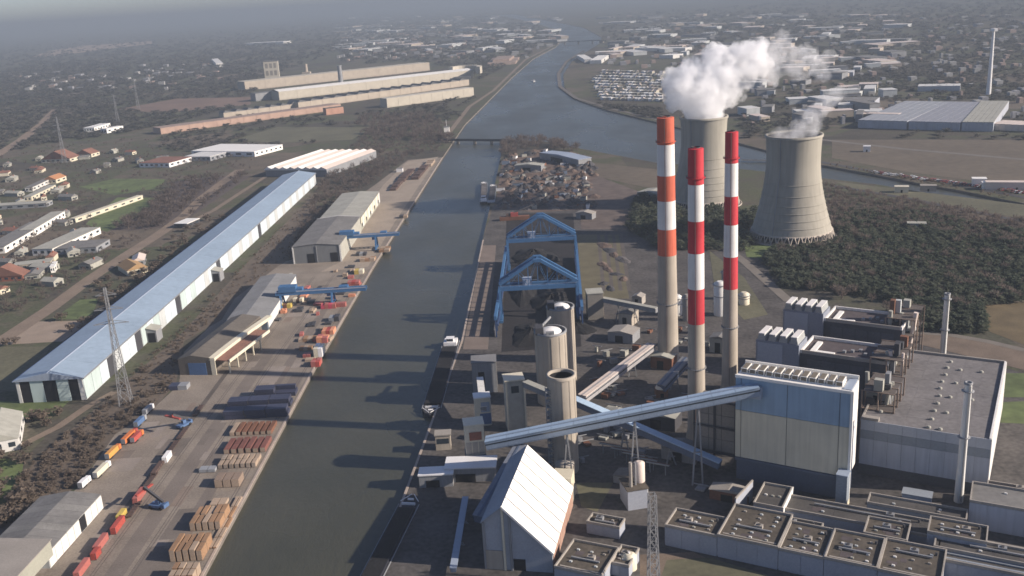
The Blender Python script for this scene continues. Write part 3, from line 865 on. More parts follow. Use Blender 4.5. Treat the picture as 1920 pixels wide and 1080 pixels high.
# steel bars and timber along the quay edge
def P(x, y): return at(x, y)
plank_stack('upper rack of rusty steel bars lying beside the navy containers', P(478, 806), 7, 1, 25, 14, 2.6, rust, timber_end, group='steel and timber stacks on the near quay', name='steel_stack', cat='steel stack', piece='bar_bundle', gap=1.1)
plank_stack('lower rack of dark red steel bars in front of the upper rack', P(468, 838), 6, 1, 24, 15, 3.0, mat('rust_red', (.17, .07, .055), var=.3), timber_end, group='steel and timber stacks on the near quay', name='steel_stack', cat='steel stack', piece='bar_bundle', gap=1.2)
plank_stack('pale timber stack of many short bundles below the steel racks', P(452, 868), 7, 2, 21, 12, 2.8, timber_end, mat('timber_grey', (.30, .25, .20), var=.3), group='steel and timber stacks on the near quay', gap=.9)
plank_stack('grey-brown square timber block with a dark left side', P(432, 906), 3, 1, 13, 9, 5.0, mat('timber_dull', (.22, .165, .125), var=.25), timber_end, group='steel and timber stacks on the near quay')
plank_stack('dark low pile left of the pale timber stack', P(392, 882), 2, 1, 9, 5, 2.0, grey_p, group='steel and timber stacks on the near quay')
plank_stack('upper brown timber stack with pale ends near the quay edge', P(397, 978), 5, 2, 15, 16, 5.0, timber, timber_end, group='steel and timber stacks on the near quay', gap=.7)
plank_stack('lower brown timber stack with pale ends next to the quay edge', P(362, 1035), 5, 2, 15, 15, 6.0, timber, timber_end, group='steel and timber stacks on the near quay', gap=.7)
plank_stack('pale timber stack cut off by the lower edge of the photo', P(350, 1085), 4, 2, 11, 10, 5.5, timber_end, timber, group='steel and timber stacks on the near quay', gap=.6)
plank_stack('single pale beam pile between the two brown timber stacks', P(413, 945), 2, 1, 8, 7, 2.0, timber_end, group='steel and timber stacks on the near quay')
plank_stack('loose pale boards along the quay edge by the lowest stacks', P(416, 1000), 2, 3, 4, 26, 1.0, timber_end, timber, group='steel and timber stacks on the near quay')
plank_stack('long pale boards lying on the quay edge by the upper timber stack', P(440, 952), 2, 2, 3.4, 20, 1.0, timber_end, timber, group='steel and timber stacks on the near quay')

# goods on the middle and upper quay
for a in (('cargo_stack', 'red block of steel plates at the foot of the bright cream one', 'cargo stack', (594, 684), 6, 9, 4, pinkred_p, 'steel_block', 2, 2, QR, red_p),
          ('cargo_stack', 'bright cream stack standing on the quay edge between red ones', 'cargo stack', (600, 664), 6, 12, 6.5, cream_p, 'steel_block', 2, 2, QR, white_p),
          ('cargo_stack', 'pale orange stack above the bright cream one', 'cargo stack', (606, 640), 8, 9, 4.5, mat('salmon_paint', (.55, .24, .14)), 'steel_block', 2, 2, QR, pinkred_p),
          ('cargo_stack', 'salmon red stack farthest along the quay edge of its row', 'cargo stack', (617, 624), 9, 10, 4, MATS['salmon_paint'], 'steel_block', 3, 1, QR, red_p),
          ('cargo_stack', 'low sandy pallets left of the salmon stacks', 'cargo stack', (578, 638), 13, 7, 2.6, timber_end, 'pallet', 4, 1, QR, timber),
          ('cargo_stack', 'low brown pallets left of the bright cream stack', 'cargo stack', (574, 655), 9, 5, 2.2, timber, 'pallet', 3, 1, QR, timber_end),
          ('cargo_stack', 'pink red row of coils under the near blue gantry crane', 'cargo stack', (617, 577), 12, 6, 4, mat('crimson_paint', (.45, .07, .10)), 'coil_block', 4, 1, QR, pinkred_p),
          ('cargo_stack', 'short pink stack at the quay edge beside the coil row', 'cargo stack', (641, 574), 7, 5, 3.4, pinkred_p, 'coil_block', 2, 1, QR),
          ('cargo_stack', 'dark grey stack on the quay edge above the salmon stacks', 'cargo stack', (628, 600), 8, 8, 4, grey_p, 'crate_block', 2, 1, QR, dark_metal),
          ('cargo_stack', 'ochre machine crates left under the near blue crane', 'cargo stack', (536, 576), 10, 7, 4, yellow_p, 'crate_block', 3, 1, QR, rust),
          ('cargo_stack', 'cream crates next to the ochre ones behind the near crane', 'cargo stack', (560, 566), 8, 6, 3.6, cream_p, 'crate_block', 3, 1, QR, rust_dark),
          ('cargo_stack', 'dark red stack in front of the low pale-roofed shed', 'cargo stack', (512, 580), 9, 9, 4, mat('oxide_paint', (.20, .06, .055)), 'crate_block', 2, 1, QR, rust_dark),
          ('cargo_stack', 'bright yellow crate near the quay edge beyond the near crane', 'cargo stack', (674, 512), 8, 8, 4, yellow_p, 'crate_block', 2, 1, QR, cream_p),
          ('cargo_stack', 'pink crates behind the tip of the near crane boom', 'cargo stack', (664, 533), 10, 8, 3.4, pinkred_p, 'crate_block', 3, 1, QR, red_p),
          ('cargo_stack', 'sandy pile of bundles below the far crane', 'cargo stack', (690, 488), 14, 10, 3, timber_end, 'crate_block', 3, 2, QR, timber),
          ('cargo_stack', 'dark machine parts near the grey warehouse corner', 'cargo stack', (678, 478), 10, 8, 3, dark_metal, 'crate_block', 3, 1, QR, grey_p),
          ('cargo_stack', 'rusty pile on the quay edge under the far crane', 'cargo stack', (722, 470), 10, 14, 3, timber, 'crate_block', 2, 2, QR, timber_end),
          ('cargo_stack', 'small dark load at the quay edge beyond the far crane', 'cargo stack', (757, 408), 9, 8, 3.5, dark_metal, 'crate_block', 2, 1, QR, timber_end)):
    cargo(*a)
CL = (('rust-red bundle among the loose cargo on the middle quay', pinkred_p, 'rust-red bundles on the middle quay'), ('orange-brown bundle among the loose cargo on the middle quay', MATS['salmon_paint'], 'orange-brown bundles on the middle quay'),
      ('dark grey bundle among the loose cargo on the middle quay', dark_metal, 'dark grey bundles on the middle quay'), ('pale wooden bundle among the loose cargo on the middle quay', timber_end, 'pale wooden bundles on the middle quay'))
spots = []
cargo_zone = [(505, 590), (545, 556), (640, 500), (700, 470), (690, 500), (640, 600), (612, 650), (590, 690), (560, 660), (560, 620), (520, 612)]
while len(spots) < 34:
    x, y = random.uniform(500, 710), random.uniform(465, 692)
    if not inpoly([(x, y)], cargo_zone)[0]: continue
    q = at(x, y)
    if any((q.x - a) ** 2 + (q.y - b) ** 2 < 60 for a, b in spots): continue
    spots.append((q.x, q.y)); lab, m, g = random.choice(CL)
    cargo('cargo_bundle', lab, 'cargo bundle', (x, y), random.uniform(2.5, 7), random.uniform(3, 10), random.uniform(1.2, 3.2), m, 'bundle_block', random.choice((1, 2, 3)), random.choice((1, 2)), QR + random.uniform(-.15, .15), None, g)
for k, (px, L, w) in enumerate((((748, 345), 92, 8), ((762, 330), 88, 10), ((788, 325), 96, 10), ((806, 308), 40, 10))):
    p = P(*px)
    root = thing('steel_row', ('long dark brown row of steel at the left of the sandy quay end', 'second long brown row of steel on the sandy quay end', 'third rust-brown row of steel nearest the water', 'short pale row of steel at the tip of the sandy quay')[k], 'steel row', (p.x, p.y, .05), QR - R_(3), 'steel rows on the sandy quay end')
    for j in range(6):
        part('bar_bundle', MB().box(-w / 2, w / 2, -L / 2 + L * j / 6, -L / 2 + L * (j + .9) / 6, 0, random.uniform(2.5, 4.5)), rust_dark if k < 3 else timber_end, root)
p = P(752, 316); cargo('quay_hut', 'small white hut beside the steel rows', 'hut', (750, 322), 9, 9, 5, white_p, 'wall', 1, 1, top=grey_roof)
cargo('parked_van', 'white van parked outside the low pale-roofed shed', 'van', (545, 520), 3, 6, 3, white_p, 'body', 1, 1, top=light_roof)
cargo('scrap_bin', 'dark blue scrap bin beside the timber shed', 'bin', (337, 728), 12, 7, 3, navy, 'bin_body', 2, 1, m2=grey_p)

# ================================================================== POWER PLANT
def on_ground(px, py, H):
    """foot of a vertical whose top, H metres up, shows at this pixel"""
    p = at(px, py, H); return (p.x, p.y, 0)

def chimney(label, foot, H, r0, r1, zs, cols, group='banded chimneys of the power plant'):
    root = thing('banded_chimney', label, 'chimney', foot, 0, group)
    rad = lambda z: r0 + (r1 - r0) * z / H
    part('shaft', MB().rings([(rad(0) * 1.25, 0), (rad(6) * 1.05, 6), (rad(zs[-1]), zs[-1])], 40, cap1=False), silo_concrete, root)
    for i in range(len(zs) - 1):
        z1, z0 = zs[i], zs[i + 1]
        part('red_band' if i % 2 == 0 else 'white_band', MB().rings([(rad(z0) + .02, z0 + .02), (rad(z1) + .02, z1 - .02)], 40, cap0=False, cap1=False), cols[i % 2], root)
    part('flue', MB().rings([(rad(H) * .6, H - .5), (rad(H) * .6, H + .8)], 32, cap1=False).rings([(rad(H) * .55, H + .75), (rad(H) * .55, H - 3)], 32, cap0=False), dark_metal, root)
    part('cap', MB().rings([(rad(H) + .05, H - .01), (rad(H) * .8, H + .25)], 40, cap1=True), cols[0], root)
    for z in (H - 14.5, H * .26):
        pl = part('platform', MB().rings([(rad(z) + .9, z), (rad(z) + .9, z + .25)], 32), cols[0] if z > 100 else grey_metal, root)
        mb = MB()
        for k in range(24):
            a = 2 * math.pi * k / 24
            x, y = math.cos(a) * (rad(z) + .85), math.sin(a) * (rad(z) + .85)
            mb.bar((x, y, z + .25), (x, y, z + 1.3), .08)
        part('railing', mb, dark_metal, pl)
    part('ladder', MB().bar((-rad(0) * .3, -rad(0) * 1.0 - .15, 3), (-rad(H) * .3, -rad(H) * 1.0 - .15, H), .22, .2), mat('ladder_steel', (.16, .12, .11)), root)
    BLOCKED.append([(foot[0] - 9, foot[1] - 9), (foot[0] + 9, foot[1] - 9), (foot[0] + 9, foot[1] + 9), (foot[0] - 9, foot[1] + 9)])
chimney('widest banded chimney with faded orange-red bands, leftmost of the three', (96.9, 572, 0), 155.9, 6.3, 5.0, [155.9, 140.1, 121.4, 106.0, 88.4, 71.8], (red_faded, white_band))
chimney('crimson and white banded chimney in the middle, nearest the blue and cream boiler house', (93.1, 463.7, 0), 154.1, 4.5, 3.75, [154.1, 136.6, 118.3, 101.9, 83.2, 64.6], (red_deep, white_band))
chimney('slim crimson and white banded chimney, rightmost of the three', (124.9, 524, 0), 152.1, 4.5, 3.5, [152.1, 135.1, 116.6, 100.4, 81.8, 62.8], (red_deep, white_band))

def cooling_tower(label, foot, s=1.0):
    root = thing('cooling_tower', label, 'cooling tower', foot, 0, 'cooling towers of the power plant')
    prof = []
    for k in range(25):
        z = 8 + (95 - 8) * k / 24
        t = (z - 74) / 95
        prof.append((24.0 * math.sqrt(1 + (t / .62) ** 2 * (1.0 if t < 0 else .7)) * s, z))
    n = 72
    inner = [(r - .9, z) for r, z in prof]
    part('shell', MB().rings(prof, n, cap0=False, cap1=False), tower_concrete, root)
    part('inner_shell', MB().rings(inner, n, cap0=False, cap1=False), mat('tower_inside', (.10, .095, .085), var=.2), root)
    r1, z1 = prof[-1]; r0 = prof[0][0]
    part('rim', MB().rings([(r1 + .7, z1 - 1.6), (r1 + .7, z1 + .4), (r1 - 1.1, z1 + .4), (r1 - 1.1, z1 - 1.4)], n, cap0=False, cap1=False), tower_concrete, root)
    part('lower_ring', MB().rings([(r0 + .5, 6.6), (r0 + .6, 8.2), (r0 - .9, 8.2), (r0 - .9, 6.6)], n, cap0=False, cap1=False), mat('pale_ring', (.42, .37, .31), var=.15), root)
    for z in (14.0, 20.5, 27, 33.5, 42, 52):
        t = (z - 74) / 95; r = 24.0 * math.sqrt(1 + (t / .62) ** 2) * s
        part('shell_ring', MB().rings([(r + .05, z), (r + .28, z + .1), (r + .25, z + .6), (r - .05, z + .7)], n, cap0=False, cap1=False), tower_concrete, root)
    rb = r0 + 2.2
    me = MB().bar((0, 0, 0), (-2.2, 1.9, 7.0), .9).bar((0, 0, 0), (2.2, 1.9, 7.0), .9).mesh('leg', MATS['pale_ring'])
    for k in range(40):
        a = 2 * math.pi * k / 40
        part('leg', me, None, root, (rb * math.cos(a), rb * math.sin(a), .8), a + math.pi / 2)
    part('basin', MB().rings([(rb + 2.5, 0), (rb + 2.5, 1.2), (rb + 1.8, 1.2), (rb + 1.8, .5)], n, cap0=False, cap1=True), MATS['pale_ring'], root)
    part('packing', MB().rings([(r0 - 4, .6), (r0 - 4, 7.6)], 48), mat('tower_packing', (.035, .036, .034), var=.3), root)
    part('ladder', MB().bar((-r0 * .70, -r0 * .72, 9), (-prof[16][0] * .70, -prof[16][0] * .72, prof[16][1]), .6).bar((-prof[16][0] * .70, -prof[16][0] * .72, prof[16][1]), (-r1 * .70, -r1 * .74, z1), .6), grey_metal, root)
    BLOCKED.append([(foot[0] + 44 * math.cos(a), foot[1] + 44 * math.sin(a)) for a in np.linspace(0, 2 * math.pi, 16, endpoint=False)])
    return root
CT2 = (263.5, 868.0, 0); CT1 = (215.5, 1030.0, 0)
cooling_tower('right cooling tower, nearer and fully in view with a thin wisp of steam', CT2)
cooling_tower('left cooling tower behind the banded chimneys under the big white steam cloud', CT1)

# --- plain stacks
def stack(label, foot, H, r, m, group='plain steel stacks by the turbine hall'):
    root = thing('steel_stack_chimney', label, 'chimney', foot, 0, group)
    part('shaft', MB().rings([(r * 1.15, 0), (r, H * .3), (r * .85, H)], 24, cap1=False), m, root)
    part('rim', MB().rings([(r * 1.02, H - .8), (r * 1.02, H + .2), (r * .6, H + .2), (r * .6, H - 2)], 24, cap0=False), grey_metal, root)
    for z in (H * .55, H * .93):
        part('collar', MB().rings([(r * .98, z), (r * 1.5, z), (r * 1.5, z + .3), (r * .98, z + .3)], 24, cap0=False, cap1=False), grey_metal, root)
    part('ladder', MB().box(-.3, .3, -r * 1.2 - .1, -r * 1.0, 1, H - 1), grey_metal, root)
stack('pale plain stack behind the turbine hall', tuple(at(1765, 700)), 50, 1.75, white_metal)
stack('pale plain stack standing in front of the turbine hall wall', tuple(at(1797, 940)), 58, 1.75, white_metal)

# --- silos
def silo(label, foot, H, r, dome=False, open_top=False, group='tall concrete silos beside the dock'):
    root = thing('silo', label, 'silo', foot, 0, group)
    part('shell', MB().rings([(r, 0), (r, H)], 40, cap1=not open_top), silo_concrete, root)
    n = 12
    for k in range(n):                                   # pilaster joints
        a = 2 * math.pi * k / n
        x, y = r * math.cos(a), r * math.sin(a)
        part('joint_rib', MB().bar((x, y, .5), (x, y, H - 1.0), .35, .35), silo_concrete, root)
    if dome:
        part('roof_deck', MB().rings([(r - .65, H + .01), (r - .65, H + .04)], 40), grey_roof, root)
        mb = MB()
        for k in range(20):
            a = 2 * math.pi * k / 20; mb.bar((r * .97 * math.cos(a), r * .97 * math.sin(a), H + 1.0), (r * .97 * math.cos(a), r * .97 * math.sin(a), H + 2.2), .12)
        part('railing', mb, dark_metal, root)
        part('roof_edge', MB().rings([(r + .35, H + .01), (r + .35, H + 1.0), (r - .6, H + 1.0)], 40, cap0=False, cap1=False), grey_metal, root)
        part('dome', MB().rings([(r * .72, H + .05), (r * .62, H + 1.2), (r * .36, H + 2.2), (.4, H + 2.6)], 40), mat('dome_white', (.74, .73, .70), rough=.4, var=.08), root)
        part('filter_house', MB().box(-r * .95, -r * .45, -r * .6, r * .3, H + .1, H + 4.2), dark_metal, root)
        part('filter_house', MB().box(-r * .3, r * .2, -r * .95, -r * .7, H + .1, H + 2.6), grey_metal, root)
    if open_top:
        part('rim', MB().rings([(r + .4, H - 1), (r + .4, H + .5), (r - .9, H + .5), (r - .9, H - 1)], 40, cap0=False, cap1=False), silo_concrete, root)
        part('inner_shell', MB().rings([(r - .7, H), (r - .7, H - 14)], 40, cap0=False, cap1=False).rings([(r - .7, H - 8), (r - .75, H - 8.1)], 40, cap0=True), dark_hole, root)
    return root
silo('rear concrete silo with a white domed top, right of the pair', (28.6, 556, 0), 47.0, 8.3, dome=True)
silo('front concrete silo of the rear pair with a white dome, partly hiding the other', (20.5, 523, 0), 43.5, 9.2, dome=True)
silo('lone concrete silo with an open dark top in front of the pair', (21.3, 437, 0), 51.5, 6.9, open_top=True)
r = thing('stair_tower', 'lattice stair tower fixed to the left of the lone open-topped silo', 'stair tower', (13.2, 433, 0))
for sx in (0, 4.6):
    for sy in (0, 3): part('post', MB().bar((sx, sy, 0), (sx, sy, 46), .35), grey_metal, r)
mb = MB()
for k in range(15):
    z = k * 3
    s = 1 if k % 2 else -1
    mb.bar((2.3 - 2.3 * s, 0, z), (2.3 + 2.3 * s, 0, z + 3), .5, .3).bar((2.3 + 2.3 * s, 3, z), (2.3 - 2.3 * s, 3, z + 3), .5, .3)
part('stair_flight', mb, grey_metal, r)
for k in range(15): part('landing', MB().box(-.2, 4.8, -.2, 3.2, k * 3 + 2.9, k * 3 + 3.1), grey_metal, r)
# small grey tanks at the silo head
r = thing('dust_filter', 'dark filter unit with ducts between the domes of the silo pair', 'filter', (13.5, 529, 0))
part('housing', MB().box(-2.5, 2.5, -2, 2.5, 39, 44), dark_metal, r)
part('duct', MB().tube((2, 0, 44.5), (8, 12, 46), .8), grey_metal, r)
part('support', MB().bar((0, 0, 0), (0, 0, 39), 1.4), grey_metal, r)

# --- white tower, transfer towers
def tower_block(name, label, cat, px0, px1, ptop, d, m, side_m=None, top_m=None, H=None, ang=None):
    A, B = at(*px0), at(*px1)
    dd = B - A; a = math.atan2(dd.y, dd.x) if ang is None else ang
    w = dd.length
    lo, hi = 0, 200
    for _ in range(40):
        mid = (lo + hi) / 2
        q = at(px0[0], ptop, mid)
        if q.y > A.y: lo = mid
        else: hi = mid
    H = H or lo
    root = thing(name, label, cat, (A.x, A.y, 0), a)
    part('wall', MB().box(0, w, 0, d, 0, H), m, root)
    if side_m: part('side_wall', MB().box(w + .02, w + .3, .3, d - .3, .3, H - .5), side_m, root)
    part('roof', MB().box(-.4, w + .5, -.4, d + .4, H + .02, H + .7), top_m or light_roof, root)
    return root, w, H
r, w, H = tower_block('conveyor_tower', 'tall cream tower with a shaded front left of the lone silo', 'tower', (953, 810), (988, 806), 716, 10, light_roof, cream_p, cream_p)  # front coloured greyer than the cream side to carry its shade
part('window', MB().box(w * .3, w * .7, -.12, 0, H - 7, H - 3), glass, r)
part('leg_frame', MB().box(w - .6, w + .35, -.6, 0, 0, H), cream_p, r)
T1r, T1w, T1H = tower_block('transfer_tower', 'cream transfer tower at the lower end of the long blue conveyor', 'tower', (877, 880), (912, 876), 800, 9, cream_p, mat('tower_side', (.26, .23, .19)), cream_p)
part('louvre', MB().box(w * .2, w * .8, -.2, -.01, T1H - 8, T1H - 3.5), brick_red, T1r)
part('base_wall', MB().box(-.3, T1w + .4, -.3, 9.3, 0, 7.5), navy_base, T1r)
for k in range(3): part('wall_panel', MB().box(.2 + k * T1w / 3, (k + 1) * T1w / 3 - .2, -.15, 0, 8, T1H - 9), parapet_m, T1r)
r, w, H = tower_block('transfer_house', 'small white and blue transfer house above the cream transfer tower', 'tower', (893, 800), (922, 797), 748, 7, cream_p, white_p, white_p)
part('door', MB().box(w * .3, w * 1.0, -.15, -.01, 1, H * .45), blue_p, r)
part('window', MB().box(w * .4, w * .95, -.15, -.01, H * .5, H * .85), pale_blue, r)
r, w, H = tower_block('transfer_house', 'grey transfer house beside the barge below the coal yard', 'tower', (888, 738), (933, 735), 682, 12, grey_metal, grey_roof, mat('house_roof', (.19, .19, .19)))
part('opening', MB().box(w * .25, w * .5, -.15, -.01, H * .2, H * .7), dark_hole, r)
r, w, H = tower_block('conveyor_head_house', 'grey head house at the upper right of the coal yard', 'tower', (1103, 600), (1132, 598), 552, 12, mat('head_house_wall', (.20, .185, .16)), silo_concrete, light_roof)

# --- conveyors
def gallery(name, label, p, q, w, h, m_roof, m_side, supports=(), seg=10, group=None, sup_m=None):
    """an enclosed conveyor bridge between two points in space"""
    p = Vector(p); q = Vector(q)
    root = thing(name, label, 'conveyor', (p.x, p.y, 0), 0, group)
    o = Vector((p.x, p.y, 0)); a = p - o; b = q - o
    d = (b - a); up = Vector((0, 0, 1)); sd = d.cross(up).normalized(); uu = sd.cross(d).normalized()
    part('wall', MB().bar(a, b, w, h), m_side, root)
    for k in range(seg):
        s0 = a + d * (k / seg); s1 = a + d * ((k + .985) / seg)
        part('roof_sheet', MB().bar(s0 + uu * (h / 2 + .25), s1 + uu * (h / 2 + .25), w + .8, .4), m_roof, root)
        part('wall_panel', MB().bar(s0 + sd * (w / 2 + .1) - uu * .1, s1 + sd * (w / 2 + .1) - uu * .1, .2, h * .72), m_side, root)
    if w > 4.5:
        part('window_band', MB().bar(a + sd * (w / 2 + .22) + uu * h * .18, b + sd * (w / 2 + .22) + uu * h * .18, .1, h * .16), glass, root)
        part('roof_walkway', MB().bar(a + uu * (h / 2 + .56), b + uu * (h / 2 + .56), 1.1, .2), m_side, root)
    for t in supports:
        c = a + d * t
        f = part('trestle', MB().bar((c.x - 2.5, c.y, 0), c - uu * h / 2 - sd * w * .3, .7).bar((c.x + 2.5, c.y, 0), c - uu * h / 2 + sd * w * .3, .7).bar((c.x - 2, c.y, c.z * .4), (c.x + 2, c.y, c.z * .4), .5), sup_m or grey_metal, root)
    return root
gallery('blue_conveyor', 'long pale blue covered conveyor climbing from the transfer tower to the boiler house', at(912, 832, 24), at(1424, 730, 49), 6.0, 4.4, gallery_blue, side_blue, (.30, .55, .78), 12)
gallery('dark_conveyor', 'dark blue conveyor passing under the long pale blue one', at(1060, 745, 26), at(1350, 872, 6), 4.0, 3.4, gallery_blue, gallery_dark, (.4, .7), 10)  # side colour darkened because this conveyor lies in shade
gallery('inclined_conveyor', 'sunlit pinkish inclined conveyor rising from below the lone silo to the rear', at(1092, 748, 6), at(1222, 650, 12), 5.0, 4.0, pink_white, mat('conveyor_side', (.30, .29, .29)), (.3, .7), 6)
gallery('inclined_conveyor', 'short inclined conveyor between the two nearest banded chimneys', at(1240, 728, 6), at(1288, 676, 14), 5.0, 4.0, grey_metal, gallery_dark, (.5,), 4)
gallery('short_conveyor', 'short pale conveyor from the cream tower to the lone silo', at(985, 720, 30), at(1028, 738, 30), 3.4, 3, light_roof, grey_metal, (), 4)
gallery('yard_conveyor', 'thin conveyor from the coal yard head house to the widest chimney', at(1130, 562, 14), at(1232, 582, 14), 3.4, 3, light_roof, grey_metal, (.3, .6), 6)
gallery('feed_conveyor', 'pale conveyor running down from the grey transfer house', at(900, 712, 14), at(907, 768, 10), 3.2, 3, white_metal, grey_metal, (), 3)
gallery('quay_conveyor', 'dark grey conveyor along the dock wall behind the white ridged building', at(978, 838, 22), at(898, 975, 8), 5, 4, mat('roof_shade_tone', (.19, .21, .25)), gallery_dark, (.5,), 6)  # roof takes a blue-grey shade tone as its colour
gallery('pipe_bridge', 'thin pale pipe bridge in the shaded quay yard', at(873, 935, 3), at(850, 1070, 3), 2.2, 1.6, pale_blue, gallery_dark, (.3, .6), 5)
r = thing('motor_house', 'small bright motor house at the foot of the short inclined conveyor', 'hut', tuple(at(1240, 742)))
part('wall', MB().box(-3.5, 3.5, -3, 3, 0, 5), rust, r); part('roof', MB().rings([(3.6, 5.02), (2.6, 7), (.4, 7.6)], 16), cream_p, r); part('door', MB().box(-1, 1, -3.12, -3.01, 0, 2.6), dark_hole, r)

# --- quay sheds in the shade by the dock
for (a, b, top, d, lab) in (((787, 915), (850, 912), 893, 8, 'low white-topped shed at the dock edge'), ((836, 905), (930, 902), 880, 12, 'long low shed with a pale roof beside the transfer tower')):
    r, w, H = tower_block('quay_shed', lab, 'shed', a, b, top, d, grey_metal, None, white_p)
    part('door', MB().box(w * .2, w * .6, -.15, -.01, 0, H * .6), dark_hole, r)
r, w, H = tower_block('quay_kiosk', 'small brown kiosk standing by the dock near the transfer tower', 'kiosk', (818, 845), (846, 843), 818, 6, silo_concrete, None, parapet_m)
part('window', MB().box(.8, w - .8, -.12, -.01, H * .45, H * .8), glass, r)

# --- white ridged building
A0 = Vector((9.9, 347, 0)); A1 = Vector((23.6, 407, 0)); dv = (A1 - A0); L_ = dv.length; ang = math.atan2(dv.y, dv.x) - math.pi / 2
u = Vector((math.cos(ang), math.sin(ang), 0)); wd = 29.0
o = A0 - u * wd
root = thing('ridged_building', 'tall building with a steep bright white ridged roof facing the sun', 'building', tuple(o), ang)
xr = wd - 20.0; zr = 29.5; ze = 9.6; zl = 22.5
part('wall', MB().section([(0, 0), (wd, 0), (wd, ze), (xr, zr), (0, zl)], 0, L_ - 6), mat('gable_wall', (.33, .35, .38), var=.12), root)
part('annex_wall', MB().box(wd - 9.5, wd - .3, L_ - 5.95, L_ + 4, 0, ze + 4), cream_p, root)
n = 7
for k in range(n):
    y0, y1 = -1 + (L_ - 4.5) * k / n, -1 + (L_ - 4.5) * (k + .91) / n
    part('roof_panel', MB().slab([(xr, y0, zr + .9), (wd + .7, y0, ze + .2), (wd + .7, y1, ze + .2), (xr, y1, zr + .9)], .8), bright_white, root)
    if k < n - 1:
        part('roof_joint', MB().slab([(xr, y1, zr + .3), (wd + .6, y1, ze - .4), (wd + .6, y1 + .75, ze - .4), (xr, y1 + .75, zr + .3)], .15), mat('joint_tan', (.24, .20, .16)), root)
part('rear_roof', MB().slab([(-.5, -1, zl - .1), (xr - .02, -1, zr + .85), (xr - .02, L_ - 5.6, zr + .85), (-.5, L_ - 5.6, zl - .1)], .5), mat('rear_roof_shade', (.27, .30, .34)), root)  # slope away from the sun: its shade is put into the blue-grey colour
part('verge', MB().slab([(xr - .3, -1.25, zr + 1.1), (wd + .8, -1.25, ze + .35), (wd + .8, -1.02, ze + .35), (xr - .3, -1.02, zr + 1.1)], 1.2), bright_white, root)
for x, m in ((.4, grey_metal), (xr - .2, cream_p), (xr + 2.6, grey_metal)):
    part('post', MB().box(x - .45, x + .45, -.7, -.05, 0, (zl if x < xr - 1 else zr - max(0, x - xr) * 1.0) - .4), m, root)
part('door', MB().box(xr + 3.4, xr + 8.5, -.15, -.01, 0, 5.5), dark_hole, root)
part('plinth', MB().box(0, xr - 1, -.4, -.05, 0, 9), silo_concrete, root)
for k in range(9):
    part('wall_panel', MB().box(wd, wd + .3, 1 + k * 6, 6.6 + k * 6, .5, ze - 1.2), mat('warm_wall', (.33, .21, .16), var=.2), root)

# --- blue and cream boiler house
Hb = 54.0
A, B = at(1379, 704, Hb), at(1597, 736, Hb)
dv = B - A; BA = math.atan2(dv.y, dv.x); w = dv.length; d = 15.0
BO = Vector((A.x, A.y, 0)); BU = dv.normalized(); BV = Vector((-BU.y, BU.x, 0))
root = thing('boiler_house', 'tall boiler house with a blue band over cream cladding and a white vented roof', 'building', (A.x, A.y, 0), BA)
part('wall', MB().box(.3, w - .3, .3, d, 12, Hb - .3), mat('boiler_core', (.20, .20, .20)), root)
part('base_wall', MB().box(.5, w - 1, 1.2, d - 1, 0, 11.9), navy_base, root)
ps = [.1, w * .055, w * .465, w * .91, w - .2]
for i in range(4):
    part('cream_cladding', MB().box(ps[i] + .15, ps[i + 1] - .15, -.25, .3, 12.5, Hb - 17.2), cream_panel, root)
    part('blue_cladding', MB().box(ps[i] + .15, ps[i + 1] - .15, -.25, .3, Hb - 17.0, Hb - .8), blue_panel, root)
part('pale_trim', MB().box(0, w, -.5, .28, Hb - .7, Hb + .7), bright_white, root)
for i in range(4):
    y0, y1 = .35 + i * (d - .6) / 4, .25 + (i + 1) * (d - .6) / 4
    part('side_cladding', MB().box(w - .28, w + .2, y0, y1, 12.5, Hb - 15.2), white_band, root)
    part('side_cladding', MB().box(w - .28, w + .2, y0, y1, Hb - 15.0, Hb + .3), bright_white, root)
part('corner_post', MB().box(w - .15, w + 1.1, -.9, .28, 0.5, Hb + .7), bright_white, root)
part('roof', MB().box(.3, w - .3, .32, d, Hb - .28, Hb + .2), bright_white, root)
part('parapet', MB().box(0, w, d + .02, d + .7, Hb - 1, Hb + 2.2), bright_white, root)
part('roof_deck', MB().box(w * .925, w - .4, 1.5, d - .3, Hb + .22, Hb + .6), pale_blue, root)
n = 12
for k in range(n):
    x0 = 1.6 + k * (w * .90) / n; x1 = x0 + (w * .90) / n * .66
    vb = part('roof_vent', MB().box(x0 - .2, x1 + .2, 4.0, 11.4, Hb + .22, Hb + 2.6), bright_white, root)
    part('vent_grille', MB().box(x0 + .1, x1 - .1, 4.4, 11.0, Hb + 2.62, Hb + 2.75), mat('vent_grille', (.15, .13, .10)), vb)
    part('vent_grille', MB().box(x0 + .1, x1 - .1, 3.85, 3.99, Hb + .6, Hb + 2.3), MATS['vent_grille'], vb)
part('gallery_inlet', MB().box(4, 13, -3.2, -.3, Hb - 9, Hb - 3.5), pale_blue, root)
part('painted_eaves_shade', MB().box(.4, w - .4, -1.0, -.02, 11.0, 12.3), navy_base, root)  # dark ledge added to give the shade under the cladding as colour
part('downpipe', MB().box(w - 3.0, w - 2.0, .4, 1.15, 0, 11), light_roof, root)
# annex under the boiler house, right corner
r = thing('corner_turret', 'narrow shaded turret with a pale foot at the near corner of the boiler house', 'turret', tuple(BO + BU * (w - 1) - BV * 7.0), BA)
part('wall', MB().box(-2.6, 2.2, 0, 6, 2.5, 16), mat('turret_grey', (.20, .23, .26)), r); part('foot', MB().box(-2.8, 2.4, -.2, 6.2, 0, 2.45), cream_p, r); part('cap', MB().box(-2.8, 2.4, -.2, 6.2, 16.02, 16.5), pale_blue, r)
